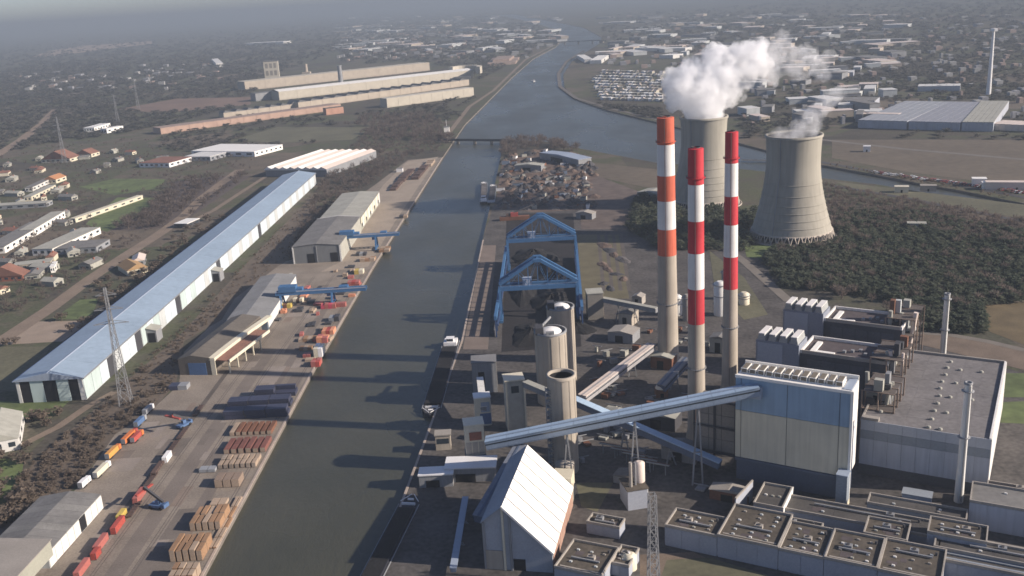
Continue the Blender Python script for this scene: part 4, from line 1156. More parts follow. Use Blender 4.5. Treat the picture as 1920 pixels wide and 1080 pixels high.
# panelled bunker bay left of it
r = thing('bunker_bay', 'grey panelled bunker bay in an open frame between chimney and boiler house', 'building', tuple(BO - BU * 24 + BV * 10), BA)
for i in range(3):
    for j in range(4):
        part('wall_panel', MB().box(1 + i * 6.6, 7.3 + i * 6.6, 0, .3, 8 + j * 6.5, 14.2 + j * 6.5), mat('bunker_panel', (.23, .21, .185), var=.15), r)
part('wall', MB().box(1, 20.6, .35, 12, 6, 34), mat('bunker_core', (.13, .125, .115)), r)
for x in (0, 10.2, 21):
    part('column', MB().box(x, x + .8, -.9, -.1, 0, 36), dark_metal, r)
for z in (7, 20.8, 34.5):
    part('beam', MB().box(0, 21.8, -1.5, -.92, z, z + .9), dark_metal, r)

# --- old boiler units with roof monitors
def old_unit(label, pA, roofH, wF, dF, px_louv):
    A = at(*pA, roofH)
    root = thing('old_boiler_house', label, 'building', (A.x, A.y, 0), OA, 'older boiler houses behind the blue and cream one')
    part('wall', MB().box(0, wF, 0, dF, 0, roofH), mat('old_wall', (.055, .058, .068), var=.2), root)
    part('roof', MB().box(1, wF - 1, 1, dF - 1, roofH + .02, roofH + .4), purple_roof, root)
    for (x0, x1, y0, y1, nm) in ((0, wF, dF - .9, dF, 'parapet'), (0, .9, 0, dF - .95, 'parapet'), (wF - .9, wF, 0, dF - .95, 'parapet'), (.95, wF - .95, 0, .7, 'parapet')):
        part(nm, MB().box(x0, x1, y0, y1, roofH + .03, roofH + 2.0), parapet_m if y0 == 0 and x1 - x0 > 3 else white_band, root)
    wl2 = 24.0
    part('monitor_wall', MB().box(-wl2, -.1, -2, dF * .55, 0, roofH + 5), mat('monitor_wall', (.20, .22, .26), var=.15), root)
    part('monitor_panel', MB().box(-wl2 + 1, -9, -2.3, -2.02, roofH - 9, roofH + 4), mat('monitor_pale', (.30, .33, .38), var=.1), root)
    for k in range(4):
        x0 = -wl2 + .6 + k * wl2 / 4
        lv = part('roof_louvre', MB().section([(x0, roofH + 5.05), (x0 + 4.6, roofH + 5.05), (x0 + 3.8, roofH + 8.6), (x0 + .8, roofH + 8.6)], -1.5, dF * .5), mat('louvre_grey', (.30, .31, .30), var=.2), root)
        part('louvre_cap', MB().box(x0 + .6, x0 + 4.0, -1.3, dF * .48, roofH + 8.65, roofH + 9.1), white_band, lv)
    for k in range(5):
        x0 = 4 + k * (wF - 8) / 5
        part('wall_panel', MB().box(x0, x0 + (wF - 8) / 5 - .5, -.25, -.01, roofH * .45, roofH - 3), mat('old_panel', (.075, .08, .095), var=.25), root)
    part('skylight', MB().box(wF * .1, wF * .16, dF * .1, dF * .75, roofH + .42, roofH + 1.3), bright_white, root)
    part('skylight', MB().box(wF * .16 + .05, wF * .38, dF * .1, dF * .2, roofH + .42, roofH + 1.2), bright_white, root)
    for k in range(6):
        part('roof_box', MB().box(wF * (.45 + .08 * k), wF * (.45 + .08 * k) + 1.6, dF * (.3 + .1 * (k % 3)), dF * (.3 + .1 * (k % 3)) + 2, roofH + .42, roofH + 1.8), grey_metal, root)
    return root
OA = math.radians(-33)
old_unit('older boiler house with a dark flat roof nearer the blue and cream one', (1500, 662), 34, 46, 25, None)
old_unit('older boiler house with white-edged dark roof farther back by the pine wood', (1545, 602), 34, 44, 25, None)

# --- steelwork and ducts between the units and the turbine hall
def steel_frame(label, foot, w, d, H, nz, nx, ny, rz):
    root = thing('steel_tower', label, 'steel frame', foot, rz, 'brown steel frames with ducts beside the older boiler houses')
    m = mat('frame_brown', (.24, .18, .14), var=.3)
    for i in range(nx + 1):
        for j in range(ny + 1):
            part('column', MB().box(w * i / nx - .3, w * i / nx + .3, d * j / ny - .3, d * j / ny + .3, 0, H), m, root)
    for k in range(1, nz + 1):
        z = H * k / nz
        part('floor', MB().box(.32, w - .32, .32, d - .32, z - .5, z - .2), mat('grating', (.10, .085, .075)), root)
        mb = MB()
        for j in range(ny + 1): mb.box(-.4, w + .4, d * j / ny - .2, d * j / ny + .2, z - .18, z + .15)
        part('beam', mb, m, root)
        for q in range(3):
            x0, y0 = random.uniform(.5, w - 5), random.uniform(.5, d - 5)
            part('equipment_box', MB().box(x0, x0 + random.uniform(2, 4.5), y0, y0 + random.uniform(2, 4.5), z + .2, z + random.uniform(1.5, H / nz - 1)), random.choice((grey_metal, light_roof, rust, dark_metal, pale_panel)), root)
    for q in range(4):
        x0, y0 = random.uniform(1, w - 1), random.uniform(1, d - 1)
        part('duct', MB().tube((x0, y0, H * .3), (x0 + random.uniform(-4, 4), y0 + random.uniform(-4, 4), H + random.uniform(0, 4)), random.uniform(.7, 1.4), 12), random.choice((light_roof, grey_metal, pink_white)), root)
    mb = MB()
    for i in range(nx):
        mb.bar((w * i / nx, -.32, 0), (w * (i + 1) / nx, -.32, H / nz), .3).bar((w * i / nx, -.32, H * .5), (w * (i + 1) / nx, -.32, H * .75), .3)
    part('bracing', mb, m, root)
for lab, px, w, d, H in (('tall brown steel frame with ducts at the far end of the older boiler houses', (1660, 604, 36), 16, 30, 39),
                         ('brown steel frame full of ducts between the older units and the turbine hall', (1632, 676, 36), 16, 28, 38),
                         ('lower brown steel frame with boxes behind the near corner of the boiler house', (1616, 742, 34), 15, 24, 37)):
    steel_frame(lab, on_ground(px[0], px[1], px[2]), w, d, H, 4, 2, 3, OA)

# --- turbine hall
Hh = 27.0
A, B = at(1614, 790, Hh), at(1858, 833, Hh)
dv = B - A; ang = math.atan2(dv.y, dv.x) + R_(3.0); w = dv.length; dv = Vector((math.cos(ang), math.sin(ang), 0)) * w
v = Vector((-math.sin(ang), math.cos(ang), 0)); d = (at(1660, 657, Hh) - A).dot(v) + 2
root = thing('turbine_hall', 'huge flat-roofed turbine hall with dotted roof vents right of the boiler house', 'building', (A.x, A.y, 0), ang)
HO, HU, HV, HW, HD, HANG = Vector((A.x, A.y, 0)), dv.normalized(), v, w, d, ang
BLOCKED.append([tuple((HO + HU * a + HV * b)[:2]) for a, b in ((-5, -8), (w + 5, -8), (w + 5, d + 5), (-5, d + 5))])
part('wall', MB().box(.2, w - .2, .3, d, 0, Hh), mat('hall_core', (.25, .25, .26)), root)
for k in range(9):
    x0, x1 = w * k / 9 + .06, w * (k + 1) / 9 - .06
    part('wall_panel', MB().box(x0, x1, 0, .28, 5.0, Hh - 8.6), hall_wall, root)
    part('band_panel', MB().box(x0, x1, -.05, .28, Hh - 8.5, Hh - 4.2), hall_band, root)
    part('top_panel', MB().box(x0, x1, 0, .28, Hh - 4.1, Hh + .9), mat('hall_top', (.40, .42, .45), var=.08), root)
part('plinth', MB().box(.1, w - .1, -.1, .28, 0, 4.9), mat('hall_plinth', (.08, .08, .085)), root)
for k in range(10):
    part('side_panel', MB().box(w - .18, w + .15, .3 + d * k / 10, d * (k + 1) / 10 + .15, 1, Hh + .9), white_metal, root)
part('parapet', MB().box(w - 1.0, w - .2, 0.3, d, Hh + .25, Hh + 1.3), white_band, root)
part('parapet', MB().box(0, w - 1.05, d - .8, d + .2, Hh + .25, Hh + 1.5), parapet_m, root)
part('parapet', MB().box(-.3, .5, .3, d - .85, Hh + .25, Hh + 1.1), parapet_m, root)
nx, ny = 6, 8
for i in range(nx):
    for j in range(ny):
        part('roof_sheet', MB().box(.55 + (w - 1.6) * i / nx, .55 + (w - 1.6) * (i + .995) / nx, .35 + (d - 1.2) * j / ny, .35 + (d - 1.2) * (j + .995) / ny, Hh + .02, Hh + .22 + .03 * ((i + j) % 2)), hall_roof, root)
vent = MB().rings([(1.0, 0), (1.0, .6), (.6, 1.0)], 12).mesh('roof_vent', light_roof)
for j in range(10):
    for x in (.12, .52, .62, .80):
        if x == .62 and j % 2: continue
        if x == .80 and j % 4: continue
        part('roof_vent', vent, None, root, (w * x + random.uniform(-.8, .8), 4 + (d - 8) * j / 9.5 + random.uniform(-.5, .5), Hh + .26))
for y0 in (d * .48, d * .72, d * .90, d * .26):
    p_ = part('roof_hut', MB().box(-3, 4.5, y0, y0 + 5.5, Hh + .3, Hh + 4.0), light_roof, root)
    part('door', MB().box(1, 3.4, y0 - .12, y0 - .01, Hh + .5, Hh + 3), dark_hole, p_)
part('rooftop_step', MB().box(.6, w * .14, -.0 + .5, 3.5, Hh + .3, Hh + 2.2), parapet_m, root)

# --- low flat-roofed buildings in the near right corner
def flat_block(name, label, P0, ang, w, d, H, n_sky, wall_m, roof_m, nx=2, ny=2, rail=True, group=None):
    root = thing(name, label, 'building', (P0.x, P0.y, 0), ang, group)
    part('wall', MB().box(.2, w - .2, .2, d - .2, 0, H), wall_m, root)
    for k in range(max(2, int(w / 7))):
        nn = max(2, int(w / 7))
        part('wall_panel', MB().box(w * k / nn + .08, w * (k + 1) / nn - .08, 0, .19, .6, H - .2), wall_m, root)
    for i in range(nx):
        for j in range(ny):
            part('roof_sheet', MB().box(.6 + (w - 1.2) * i / nx, .6 + (w - 1.2) * (i + .996) / nx, .6 + (d - 1.2) * j / ny, .6 + (d - 1.2) * (j + .996) / ny, H + .02, H + .3 + .03 * ((i + j) % 2)), roof_m, root)
    if rail:
        for x0, x1, y0, y1 in ((0, w, 0, .55), (0, w, d - .55, d), (0, .55, .57, d - .57), (w - .55, w, .57, d - .57)):
            part('parapet', MB().box(x0, x1, y0, y1, H + .03, H + 1.3), parapet_m, root)
    gx, gy = (3, max(1, round(n_sky / 4))) if w < d * 1.6 else (max(2, round(n_sky / 3)), 2)
    for i in range(gx):
        for j in range(min(gy, 6)):
            gy2 = min(gy, 6)
            if random.random() < .18: continue
            x = 2 + (w - 4) * (i + .5) / gx + random.uniform(-.35, .35); y = 2 + (d - 4) * (j + .5) / gy2 + random.uniform(-.3, .3)
            part('skylight', MB().box(x - .65, x + .65, y - .5, y + .5, H + .34, H + .65).box(x - .5, x + .5, y - .36, y + .36, H + .66, H + .88), random.choice((pale_panel, white_metal, parapet_m, light_roof)), root)
    if n_sky > 5:
        yd = d * random.uniform(.3, .7)
        part('duct', MB().box(w * .2, w * .8, yd - .35, yd + .35, H + .7, H + 1.3), grey_metal, root)
        x = w * random.uniform(.3, .7)
        u_ = part('roof_unit', MB().box(x - 1.6, x + 1.6, yd + .8, yd + 3.0, H + .34, H + 2.0), random.choice((grey_metal, parapet_m)), root)
        part('fan', MB().rings([(.7, H + 2.02), (.7, H + 2.3)], 12, cx=x, cy=yd + 1.9), dark_metal, u_)
        part('walkway', MB().box(1.5, w - 1.5, d * .12 - .4, d * .12 + .4, H + .34, H + .42), parapet_m, root)
        for q in range(3):
            px_, py_ = random.uniform(2, w - 7), random.uniform(2, d - 6)
            part('felt_patch', MB().box(px_, px_ + random.uniform(2, 5), py_, py_ + random.uniform(2, 4), H + .335, H + .35 + .004 * q), MATS['bitumen_roof'], root)
        part('hatch', MB().rings([(.5, H + .34), (.5, H + 1.6)], 10, cx=w * .85, cy=d * .8), dark_metal, root)
    return root
HL = 9.0
O0 = at(1246, 988, HL); E0 = at(1760, 1096, HL)
FA = math.atan2((E0 - O0).y, (E0 - O0).x); FU = (E0 - O0).normalized(); FV = Vector((-FU.y, FU.x, 0))
def along_front(px, py):
    q = at(px, py, HL) - O0; return q.dot(FU), q.dot(FV)
secs = [((1246, 988), (1346, 1006), 15.5, 9.0, 12, 'leftmost low gravel-roofed block with a pale front wall'),
        ((1346, 1006), (1460, 1031), 27.5, 9.6, 22, 'second low gravel-roofed block from the left with a long dividing parapet'),
        ((1460, 1031), (1545, 1050), 23.0, 9.2, 18, 'third low gravel-roofed block from the left, dotted with skylights'),
        ((1545, 1050), (1645, 1072), 23.0, 9.5, 16, 'fourth low gravel-roofed block from the left, wide with scattered skylights'),
        ((1645, 1072), (1765, 1100), 24.0, 9.2, 12, 'fifth low gravel-roofed block from the left, cut by the lower edge')]
grey_front = mat('grey_front', (.30, .32, .36), var=.12)
for a, b, dd, hh, ns, lab in secs:
    xa, _ = along_front(*a); xb, _ = along_front(*b)
    flat_block('low_block', lab, O0 + FU * xa, FA, xb - xa - .05, dd, hh, ns, grey_front, gravel_roof, group='low gravel-roofed blocks in the near right corner')
for a, w_, d_2, H_, lab, ns in (((1420, 982), 26, 9, 6.5, 'brown roofed court building between the low blocks and the boiler house', 8),
                              ((1618, 1002), 17, 14, 9.0, 'small gravel-roofed block right of the court building', 8),
                              ((1738, 1000), 22, 13, 11, 'small brown-roofed block with a white parapet in front of the pale blue wall', 8)):
    p = at(*a, H_); flat_block('side_block', lab, p, FA, w_, d_2, H_, ns, grey_front, gravel_roof, 2, 1)
p = at(1755, 1050, 8); r = flat_block('ribbed_block', 'low block with pale stripes across its dark roof at the lower right', p, FA, 62, 20, 8.0, 3, grey_front, mat('dark_roof', (.07, .065, .06), var=.3), 2, 1)
for k in range(5): part('roof_stripe', MB().box(2, 60, 1.5 + k * 3.8, 2.6 + k * 3.8, 8.36, 8.9), hall_band, r)
p = at(1818, 938, 13); r = flat_block('pale_block', 'pale blue-grey walled block at the right edge of the photo', p, FA, 50, 18, 12.0, 5, hall_wall, grey_roof, 2, 1)
p = at(1750, 1028, 9); r = flat_block('long_block', 'long grey-roofed block with a blue-grey eaves strip at the right edge', p, FA, 64, 11, 9.0, 7, hall_wall, MATS['dark_roof'], 3, 1)
p = at(1848, 935, 6); r = flat_block('gate_office', 'cluttered white and pink office block above the pale blue-grey walled one', p, FA, 22, 14, 7, 14, white_p, MATS['bitumen_roof'], 2, 1)
for i in range(5):
    part('wall_sign', MB().box(2 + i * 4, 5 + i * 4, -.3, -.02, 2, 5.5), (red_p, white_p, pinkred_p)[i % 3], r)
p = at(1412, 946, 7.5); r = flat_block('court_block', 'small dark-roofed block with a bright white right wall beside the dividing wall', p, FA, 13, 20, 7.5, 2, grey_front, MATS['dark_roof'], 1, 1)
part('bright_wall', MB().box(13.0, 13.4, 0, 20, 0, 8.8), bright_white, r)
p = at(1462, 955, 6.0); r = flat_block('court_block', 'long dark-roofed block at the foot of the boiler house with a pale back parapet', p, FA, 66, 13, 6.0, 6, grey_front, MATS['dark_roof'], 3, 1)
p = at(1625, 945, 7.0); r = flat_block('court_block', 'dark shaded block in front of the turbine hall wall', p, FA, 40, 9, 7.0, 3, hall_band, MATS['dark_roof'], 2, 1)
r = thing('yard_cabin', 'blue-grey cabin standing in the shade below the turbine hall', 'cabin', tuple(at(1690, 950)), FA); part('wall', MB().box(0, 12, 0, 6, 0, 6.5), pale_blue, r); part('roof', MB().box(-.3, 12.3, -.3, 6.3, 6.52, 6.9), hall_band, r); part('door', MB().box(5, 7, -.12, -.01, 0, 3), dark_hole, r)
# vent house with pipes
r, w, H = tower_block('vent_house', 'small pale block with two vent pipes and a tank left of the low gravel-roofed blocks', 'building', (1178, 958), (1215, 952), 922, 12, grey_front, bright_white, gravel_roof)
part('vent_pipe', MB().tube((2.5, 3, H + .7), (2.5, 3, H + 13), .8, 12), parapet_m, r)
part('vent_pipe', MB().tube((5.0, 4, H + .7), (5.0, 4, H + 12), .5, 12), grey_metal, r)
part('tank', MB().rings([(2.6, H + .72), (2.6, H + 10), (1.2, H + 10.8)], 20, cx=8, cy=7), pink_white, r)
# low buildings beside the ridged one
for a, b, dp, H_, lab in (((1040, 1090), (1128, 1110), 22, 6, 'brown-roofed workshop right of the white ridged building'), ((1100, 1000), (1160, 1015), 8, 5, 'small cluttered workshop with white edges behind the brown-roofed one'),
                      ((1145, 1078), (1180, 1085), 14, 5, 'low dark block with a bright white side wall at the lower edge')):
    P0 = at(*a); Q = at(*b); dv = Q - P0; an = math.atan2(dv.y, dv.x)
    flat_block('workshop', lab, P0, FA + .05, dv.length, dp, H_, 6, grey_front, gravel_roof, 2, 1)
r = thing('water_tank', 'cream upright tank beside the low workshop at the lower edge', 'tank', tuple(at(1180, 1065)))
part('shell', MB().rings([(3.2, 0), (3.2, 6), (1.5, 7)], 24), cream_p, r); part('cap', MB().rings([(.5, 7.02), (.5, 7.6)], 12), white_p, r); part('ladder', MB().box(-.3, .3, -3.5, -3.25, 0, 6), grey_metal, r)
r = thing('storage_tank', 'small cream storage tank below the lone open-topped silo', 'tank', tuple(at(1060, 900)))
part('shell', MB().rings([(4.6, 0), (4.6, 9)], 28), silo_concrete, r); part('roof', MB().rings([(4.8, 9.02), (4.8, 9.4), (1, 10.4)], 28), parapet_m, r)
for k in range(5):
    q = at(1130 + 22 * k, 850 + 9 * k); r = thing('pipe_rack', ('pipe rack nearest the lone silo in the shaded yard', 'second pipe rack in the shaded yard under the conveyor', 'third pipe rack in the shaded yard under the conveyor', 'fourth pipe rack in the shaded yard toward the vent house', 'last pipe rack in the shaded yard near the bunker bay')[k], 'pipe rack', tuple(q), FA)
    for x in (0, 8): part('post', MB().box(x, x + .4, 0, .4, 0, 5), grey_metal, r)
    for j in range(3): part('pipe', MB().tube((-2, .2 + j * .7, 5.3), (10, .2 + j * .7, 5.3), .28, 8), (light_roof, grey_metal, rust)[j], r)

# --- small tanks, cabins and plant at the chimney feet
for k, (px, py, rr, hh, m, lab) in enumerate(((1270, 590, 3.5, 14, white_metal, 'white vessel at the foot of the widest chimney'), (1288, 600, 3, 18, parapet_m, 'pale upright vessel between the two left chimneys'),
        (1350, 590, 4.5, 24, white_metal, 'tall white vessel between the two right chimneys'), (1360, 560, 3, 22, parapet_m, 'second pale vessel beside the rightmost chimney'), (1395, 570, 4, 8, cream_p, 'short cream tank right of the rightmost chimney'))):
    r = thing('process_vessel', lab, 'tank', tuple(at(px, py)), 0, 'tanks around the chimney feet')
    part('shell', MB().rings([(rr, 0), (rr, hh), (rr * .5, hh + 1.4)], 24), m, r)
    part('collar', MB().rings([(rr + .4, hh * .6), (rr + .4, hh * .6 + .4)], 24), grey_metal, r)
    part('platform', MB().rings([(rr + 1.0, hh - 1), (rr + 1.0, hh - .8)], 24), grey_metal, r)
for k, (px, py, w_, d_2, hh, m, lab) in enumerate(((1220, 690, 14, 10, 8, rust, 'low rust-coloured shed between the conveyor and the widest chimney'), (1330, 660, 12, 10, 10, light_roof, 'pale brown cabin behind the middle chimney'),
        (1140, 640, 18, 14, 7, grey_metal, 'grey shed beside the silo pair'), (1160, 610, 10, 14, 9, silo_concrete, 'concrete hut beside the coal yard head house'), (1185, 570, 8, 8, 6, parapet_m, 'pale hut under the thin yard conveyor'),
        (1125, 795, 16, 9, 6, dark_metal, 'dark shed below the dark blue conveyor'), (1200, 800, 20, 12, 8, dark_metal, 'dark pump house in the shade of the boiler house'), (1240, 860, 18, 10, 7, grey_metal, 'grey shed under the dark blue conveyor'),
        (1150, 905, 14, 8, 4, grey_p, 'grey low store in the yard left of the vent house'), (1330, 935, 18, 7, 5, rust, 'rusty low store behind the leftmost low block'))):
    q = at(px, py); r = thing('yard_shed', lab, 'shed', tuple(q), FA)
    part('wall', MB().box(0, w_, 0, d_2, 0, hh), m, r)
    part('roof', MB().section([(-.4, hh + .02), (w_ + .4, hh + .02), (w_ / 2, hh + 1.6)], -.4, d_2 + .4), random.choice((light_roof, grey_roof, parapet_m)), r)
    part('door', MB().box(w_ * .3, w_ * .6, -.15, -.01, 0, hh * .7), dark_hole, r)

r = thing('dividing_wall', 'pale wall running back from the second low gravel-roofed block', 'wall', tuple(at(1379, 936, 9.6)[:2]) + (0,))
q = at(1411, 902, 9.6) - at(1379, 936, 9.6); part('coping', MB().bar((0, 0, 9.9), (q.x, q.y, 9.9), .7, .8), parapet_m, r); part('wall_panel', MB().bar((0, 0, 4.7), (q.x, q.y, 4.7), .5, 9.4), grey_front, r)
sheet('bare_soil', wpoly([(1200, 1040), (1300, 1035), (1420, 1090), (1200, 1120)]), .012, MATS['bare_earth'])
sheet('grass_verge', wpoly([(1250, 1050), (1330, 1045), (1460, 1085), (1450, 1110), (1230, 1110)]), .016, MATS['rough_grass'])
sheet('grass_verge', wpoly([(1080, 905), (1150, 905), (1120, 960), (1090, 950)]), .016, MATS['rough_grass'])
# scattered plant equipment in the shaded yard
EQ = [('equipment_skid', 'grey equipment skid standing in the shaded plant yard', grey_metal), ('equipment_skid', 'rusty equipment skid standing in the shaded plant yard', rust), ('equipment_skid', 'pale equipment skid standing in the shaded plant yard', light_roof)]
for k in range(54):
    while True:
        px, py = random.uniform(1085, 1360), random.uniform(610, 930)
        if inpoly([(px, py)], [(1090, 650), (1200, 600), (1360, 640), (1340, 760), (1345, 930), (1250, 900), (1180, 870), (1085, 880)])[0]: break
    q = at(px, py); nm, lab, m = random.choice(EQ)
    r = thing(nm, lab, 'equipment', (q.x, q.y, 0), random.choice((FA, OA, .3)), lab.split()[0] + ' equipment skids in the plant yard')
    a, b, c = random.uniform(1.5, 5), random.uniform(1.5, 6), random.uniform(1, 4)
    part('housing', MB().box(-a / 2, a / 2, -b / 2, b / 2, .3, c), m, r); part('skid', MB().box(-a / 2 - .3, a / 2 + .3, -b / 2 - .3, b / 2 + .3, 0, .28), dark_metal, r)
    part('pipe', MB().tube((-a / 2 - 2, b * .2, c + .4), (a / 2 + 3, b * .2, c + .4), .3, 8), grey_metal, r)

# ================================================================== COAL YARD
def gantry(label, Y, X0, X1, zs, zr, leg_d=22):
    root = thing('coal_gantry', label, 'crane', (X0, Y, 0), R_(-1.5), 'roof-shaped blue gantries over the coal yard')
    w = X1 - X0
    for s in (-1, 1):
        y = s * 5
        part('truss_chord', MB().bar((0, y, zs), (w * .46, y, zr), 2.3, 2.2), crane_blue, root)
        part('truss_chord', MB().bar((w * .54, y, zr), (w, y, zs), 2.3, 2.2), crane_blue, root)
        part('ridge_piece', MB().bar((w * .45, y, zr), (w * .55, y, zr), 2.3, 2.4), crane_blue, root)
        part('bridge_girder', MB().box(0, w, y - 1.2, y + 1.2, zs - 4.8, zs - 1.9), crane_blue, root)
        web = MB()
        for k in range(8):
            xa, xb = w * k / 8, w * (k + 1) / 8
            za = zs - 2 if k % 2 else zs + (zr - zs) * (1 - abs(xa / w - .5) * 2) - 1; zb = zs + (zr - zs) * (1 - abs(xb / w - .5) * 2) - 1 if k % 2 else zs - 2
            web.bar((xa, y, za), (xb, y, zb), .28)
        part('web_bars', web, crane_blue, root)
        part('handrail', MB().box(0, w, y + s * 1.3 - .06, y + s * 1.3 + .06, zs - .9, zs - .75), crane_pale, root)
        for x in (0, w):
            part('leg', MB().bar((x, s * 9, 1), (x, y, zs - 1), 1.9), crane_blue, root)
    for k in range(9):
        mb = MB(); x = w * k / 8; z = zs + (zr - zs) * (1 - abs(x / w - .5) * 2)
        mb.bar((x, -5, z), (x, 5, z), .7)
        if 0 < k < 8:
            for s in (-1, 1): mb.bar((x, s * 5, zs - 2), (x, s * 5, z), .5)
        part('tie_bar', mb, crane_blue, root)
    for x in (0, w):
        part('sill_beam', MB().box(x - 1.2, x + 1.2, -leg_d / 2, leg_d / 2, .1, 2), crane_blue, root)
    part('trolley_house', MB().box(w * .3, w * .42, -4, 4, zs - 1.9, zs + 2.5), crane_pale, root)
gantry('far blue roof-shaped gantry over the coal yard', 818, -1.5, 58, 29, 46)
gantry('near blue roof-shaped gantry over the coal yard, closest to the silos', 680, -9, 48, 28, 45)
for (xa, ya, xb, yb, lab) in ((-13, 640, -3, 838, 'long blue runway beam on posts along the dock side of the coal yard'), (49, 650, 60, 838, 'long blue runway beam on posts along the right side of the coal yard')):
    r = thing('runway_beam', lab, 'runway', (xa, ya, 0))
    dx, dy = xb - xa, yb - ya
    part('girder', MB().bar((0, 0, 14), (dx, dy, 14), 2.0, 3.0), crane_blue, r)
    part('girder', MB().bar((1.5 if xa < 0 else -1.5, 0, 9), (dx + (1.5 if xa < 0 else -1.5), dy, 9), 1.0, 1.6), mat('dark_blue_steel', (.03, .06, .14)), r)
    for k in range(16):
        t = k / 15
        part('post', MB().box(dx * t - .5, dx * t + .5, dy * t - .5, dy * t + .5, 0, 12.7), MATS['dark_blue_steel'], r)
    part('retaining_wall', MB().bar((-1.4, 0, 2.5), (dx - 1.4, dy, 2.5), .8, 5), mat('retaining_concrete', (.10, .10, .105)), r)

def heap(name, label, cx, cy, rx, ry, h, m, n=26, k=7, group=None, cat='heap', kind=None):
    vs, fs = [], []
    ph = [random.uniform(0, 6.3) for _ in range(8)]
    for i in range(k + 1):
        t = i / k
        for j in range(n):
            a = 2 * math.pi * j / n
            w = 1 + .13 * math.sin(2 * a + ph[0]) + .10 * math.sin(3 * a + ph[1]) + .08 * math.sin(7 * a + ph[2] + 3 * t)
            z = h * (1 - t) ** .9 * (1 + .12 * math.sin(5 * a + ph[3] + 6 * t))
            vs.append((rx * t * w * math.cos(a), ry * t * w * math.sin(a), z if i < k else -.2))
    for i in range(k):
        for j in range(n):
            fs.append((i * n + j, (i + 1) * n + j, (i + 1) * n + (j + 1) % n, i * n + (j + 1) % n))
    o = link(name, MB().add(vs, fs).mesh(name, m), None, (cx, cy, 0), random.uniform(-.2, .2))
    return tag(o, label, cat, group, kind)
for k, (cx, cy, rx, ry, h) in enumerate(((12, 640, 17, 24, 5), (30, 710, 18, 30, 7), (8, 745, 12, 36, 5), (34, 775, 16, 22, 6), (22, 850, 22, 30, 7), (44, 650, 12, 18, 4))):
    heap('coal_heap', ('coal heap nearest the silo pair', 'large coal heap under the near gantry on the right', 'long coal heap along the dock side of the coal yard', 'coal heap between the two gantries on the right', 'coal heap behind the far gantry', 'small coal heap at the right corner of the coal yard')[k], cx, cy, rx, ry, h, coal, group='coal heaps in the coal yard')
for k in range(10):
    px, py = 1130 + (k % 4) * 12 + random.uniform(-4, 4), 460 + k * 9
    q = at(px, py); heap('rubble_heap', 'small rubble heap on the olive strip right of the coal yard', q.x, q.y, random.uniform(3, 8), random.uniform(4, 14), random.uniform(.8, 2.0), random.choice((scrap_brown, scrap_grey, scrap_dark)), 14, 4, 'rubble heaps beside the coal yard')
for k in range(4):
    q0, q1 = at(1122 + 14 * k, 440), at(1132 + 16 * k, 545); strip('rail_track', [tuple(q0), tuple(q1)], 3.0, .03 + .004 * k, MATS['ballast'])

# ================================================================== BARGES AND THE SCRAP PENINSULA
def barge(label, stern, bow, wd, m_deck, house=True, m_hold=None, hold_h=1.2):
    S, Bw = Vector(stern), Vector(bow); d = Bw - S; L = d.length
    root = thing('barge', label, 'barge', (S.x, S.y, WZ), math.atan2(d.y, d.x) - math.pi / 2, 'barges moored along the dock')
    hull = [(-wd / 2, 2), (-wd / 2 + 1.2, 0), (wd / 2 - 1.2, 0), (wd / 2, 2), (wd / 2, L - 9), (wd * .3, L - 3), (0, L), (-wd * .3, L - 3), (-wd / 2, L - 9)]
    part('hull', MB().prism(hull, -1, 2.2), barge_hull, root)
    part('gunwale', MB().bar((-wd / 2, 2, 2.3), (-wd / 2, L - 9, 2.3), .35, .5).bar((wd / 2, 2, 2.3), (wd / 2, L - 9, 2.3), .35, .5), grey_p, root)
    part('deck', MB().prism([(x * .97, 0.2 + (y) * .995) for x, y in hull], 2.22, 2.35), m_deck, root)
    part('coaming', MB().box(-wd / 2 + .8, -wd / 2 + 1.1, 17, L - 14, 2.36, 3.6).box(wd / 2 - 1.1, wd / 2 - .8, 17, L - 14, 2.36, 3.6), barge_hull, root)
    part('hold', MB().box(-wd / 2 + 1.15, wd / 2 - 1.15, 17, L - 14, 2.37, 2.4 + hold_h), m_hold or coal, root)
    if house:
        hs = part('wheelhouse', MB().box(-wd / 2 + 1.2, wd / 2 - 1.2, 3, 13, 2.36, 4.8).box(-2.4, 2.4, 7.5, 12, 4.82, 7.2), white_p, root)
        part('window', MB().box(-2.2, 2.2, 12.02, 12.1, 5.6, 6.9).box(-2.2, 2.2, 7.36, 7.45, 5.6, 6.9), glass, hs)
        part('roof', MB().box(-2.8, 2.8, 7, 12.4, 7.22, 7.5), white_p, hs)
        part('car', MB().box(-3.4, 1.2, 13.6, 15.6, 2.4, 3.4), grey_p, root)
    part('bow_rail', MB().bar((-wd * .45, L - 8, 3.4), (-.4, L - 1.0, 3.4), .3).bar((wd * .45, L - 8, 3.4), (.4, L - 1.0, 3.4), .3).box(-wd * .33, wd * .33, L - 10, L - 9.4, 2.4, 3.6), white_p, root)
    part('winch', MB().tube((-1.4, L - 5.5, 3), (1.4, L - 5.5, 3), .6, 10), white_p, root)
    return root
barge('long dark coal barge with a white wheelhouse moored at the near quay', at(848, 642, -2), at(806, 784, -2), 11.4, mat('dark_deck', (.05, .05, .055)))
barge('dark barge lying in the shade at the bottom edge of the dock', (-72.5, 318, WZ), (-54, 420, WZ), 10, MATS['dark_deck'], house=False)
barge('small pale barge at the left side of the scrap peninsula', at(907, 382, -2), at(908, 345, -2), 9, grey_p, m_hold=scrap_grey)
barge('grey barge moored inside the small pale one at the scrap peninsula', at(921, 383, -2), at(925, 350, -2), 9, grey_p, house=False, m_hold=scrap_dark)
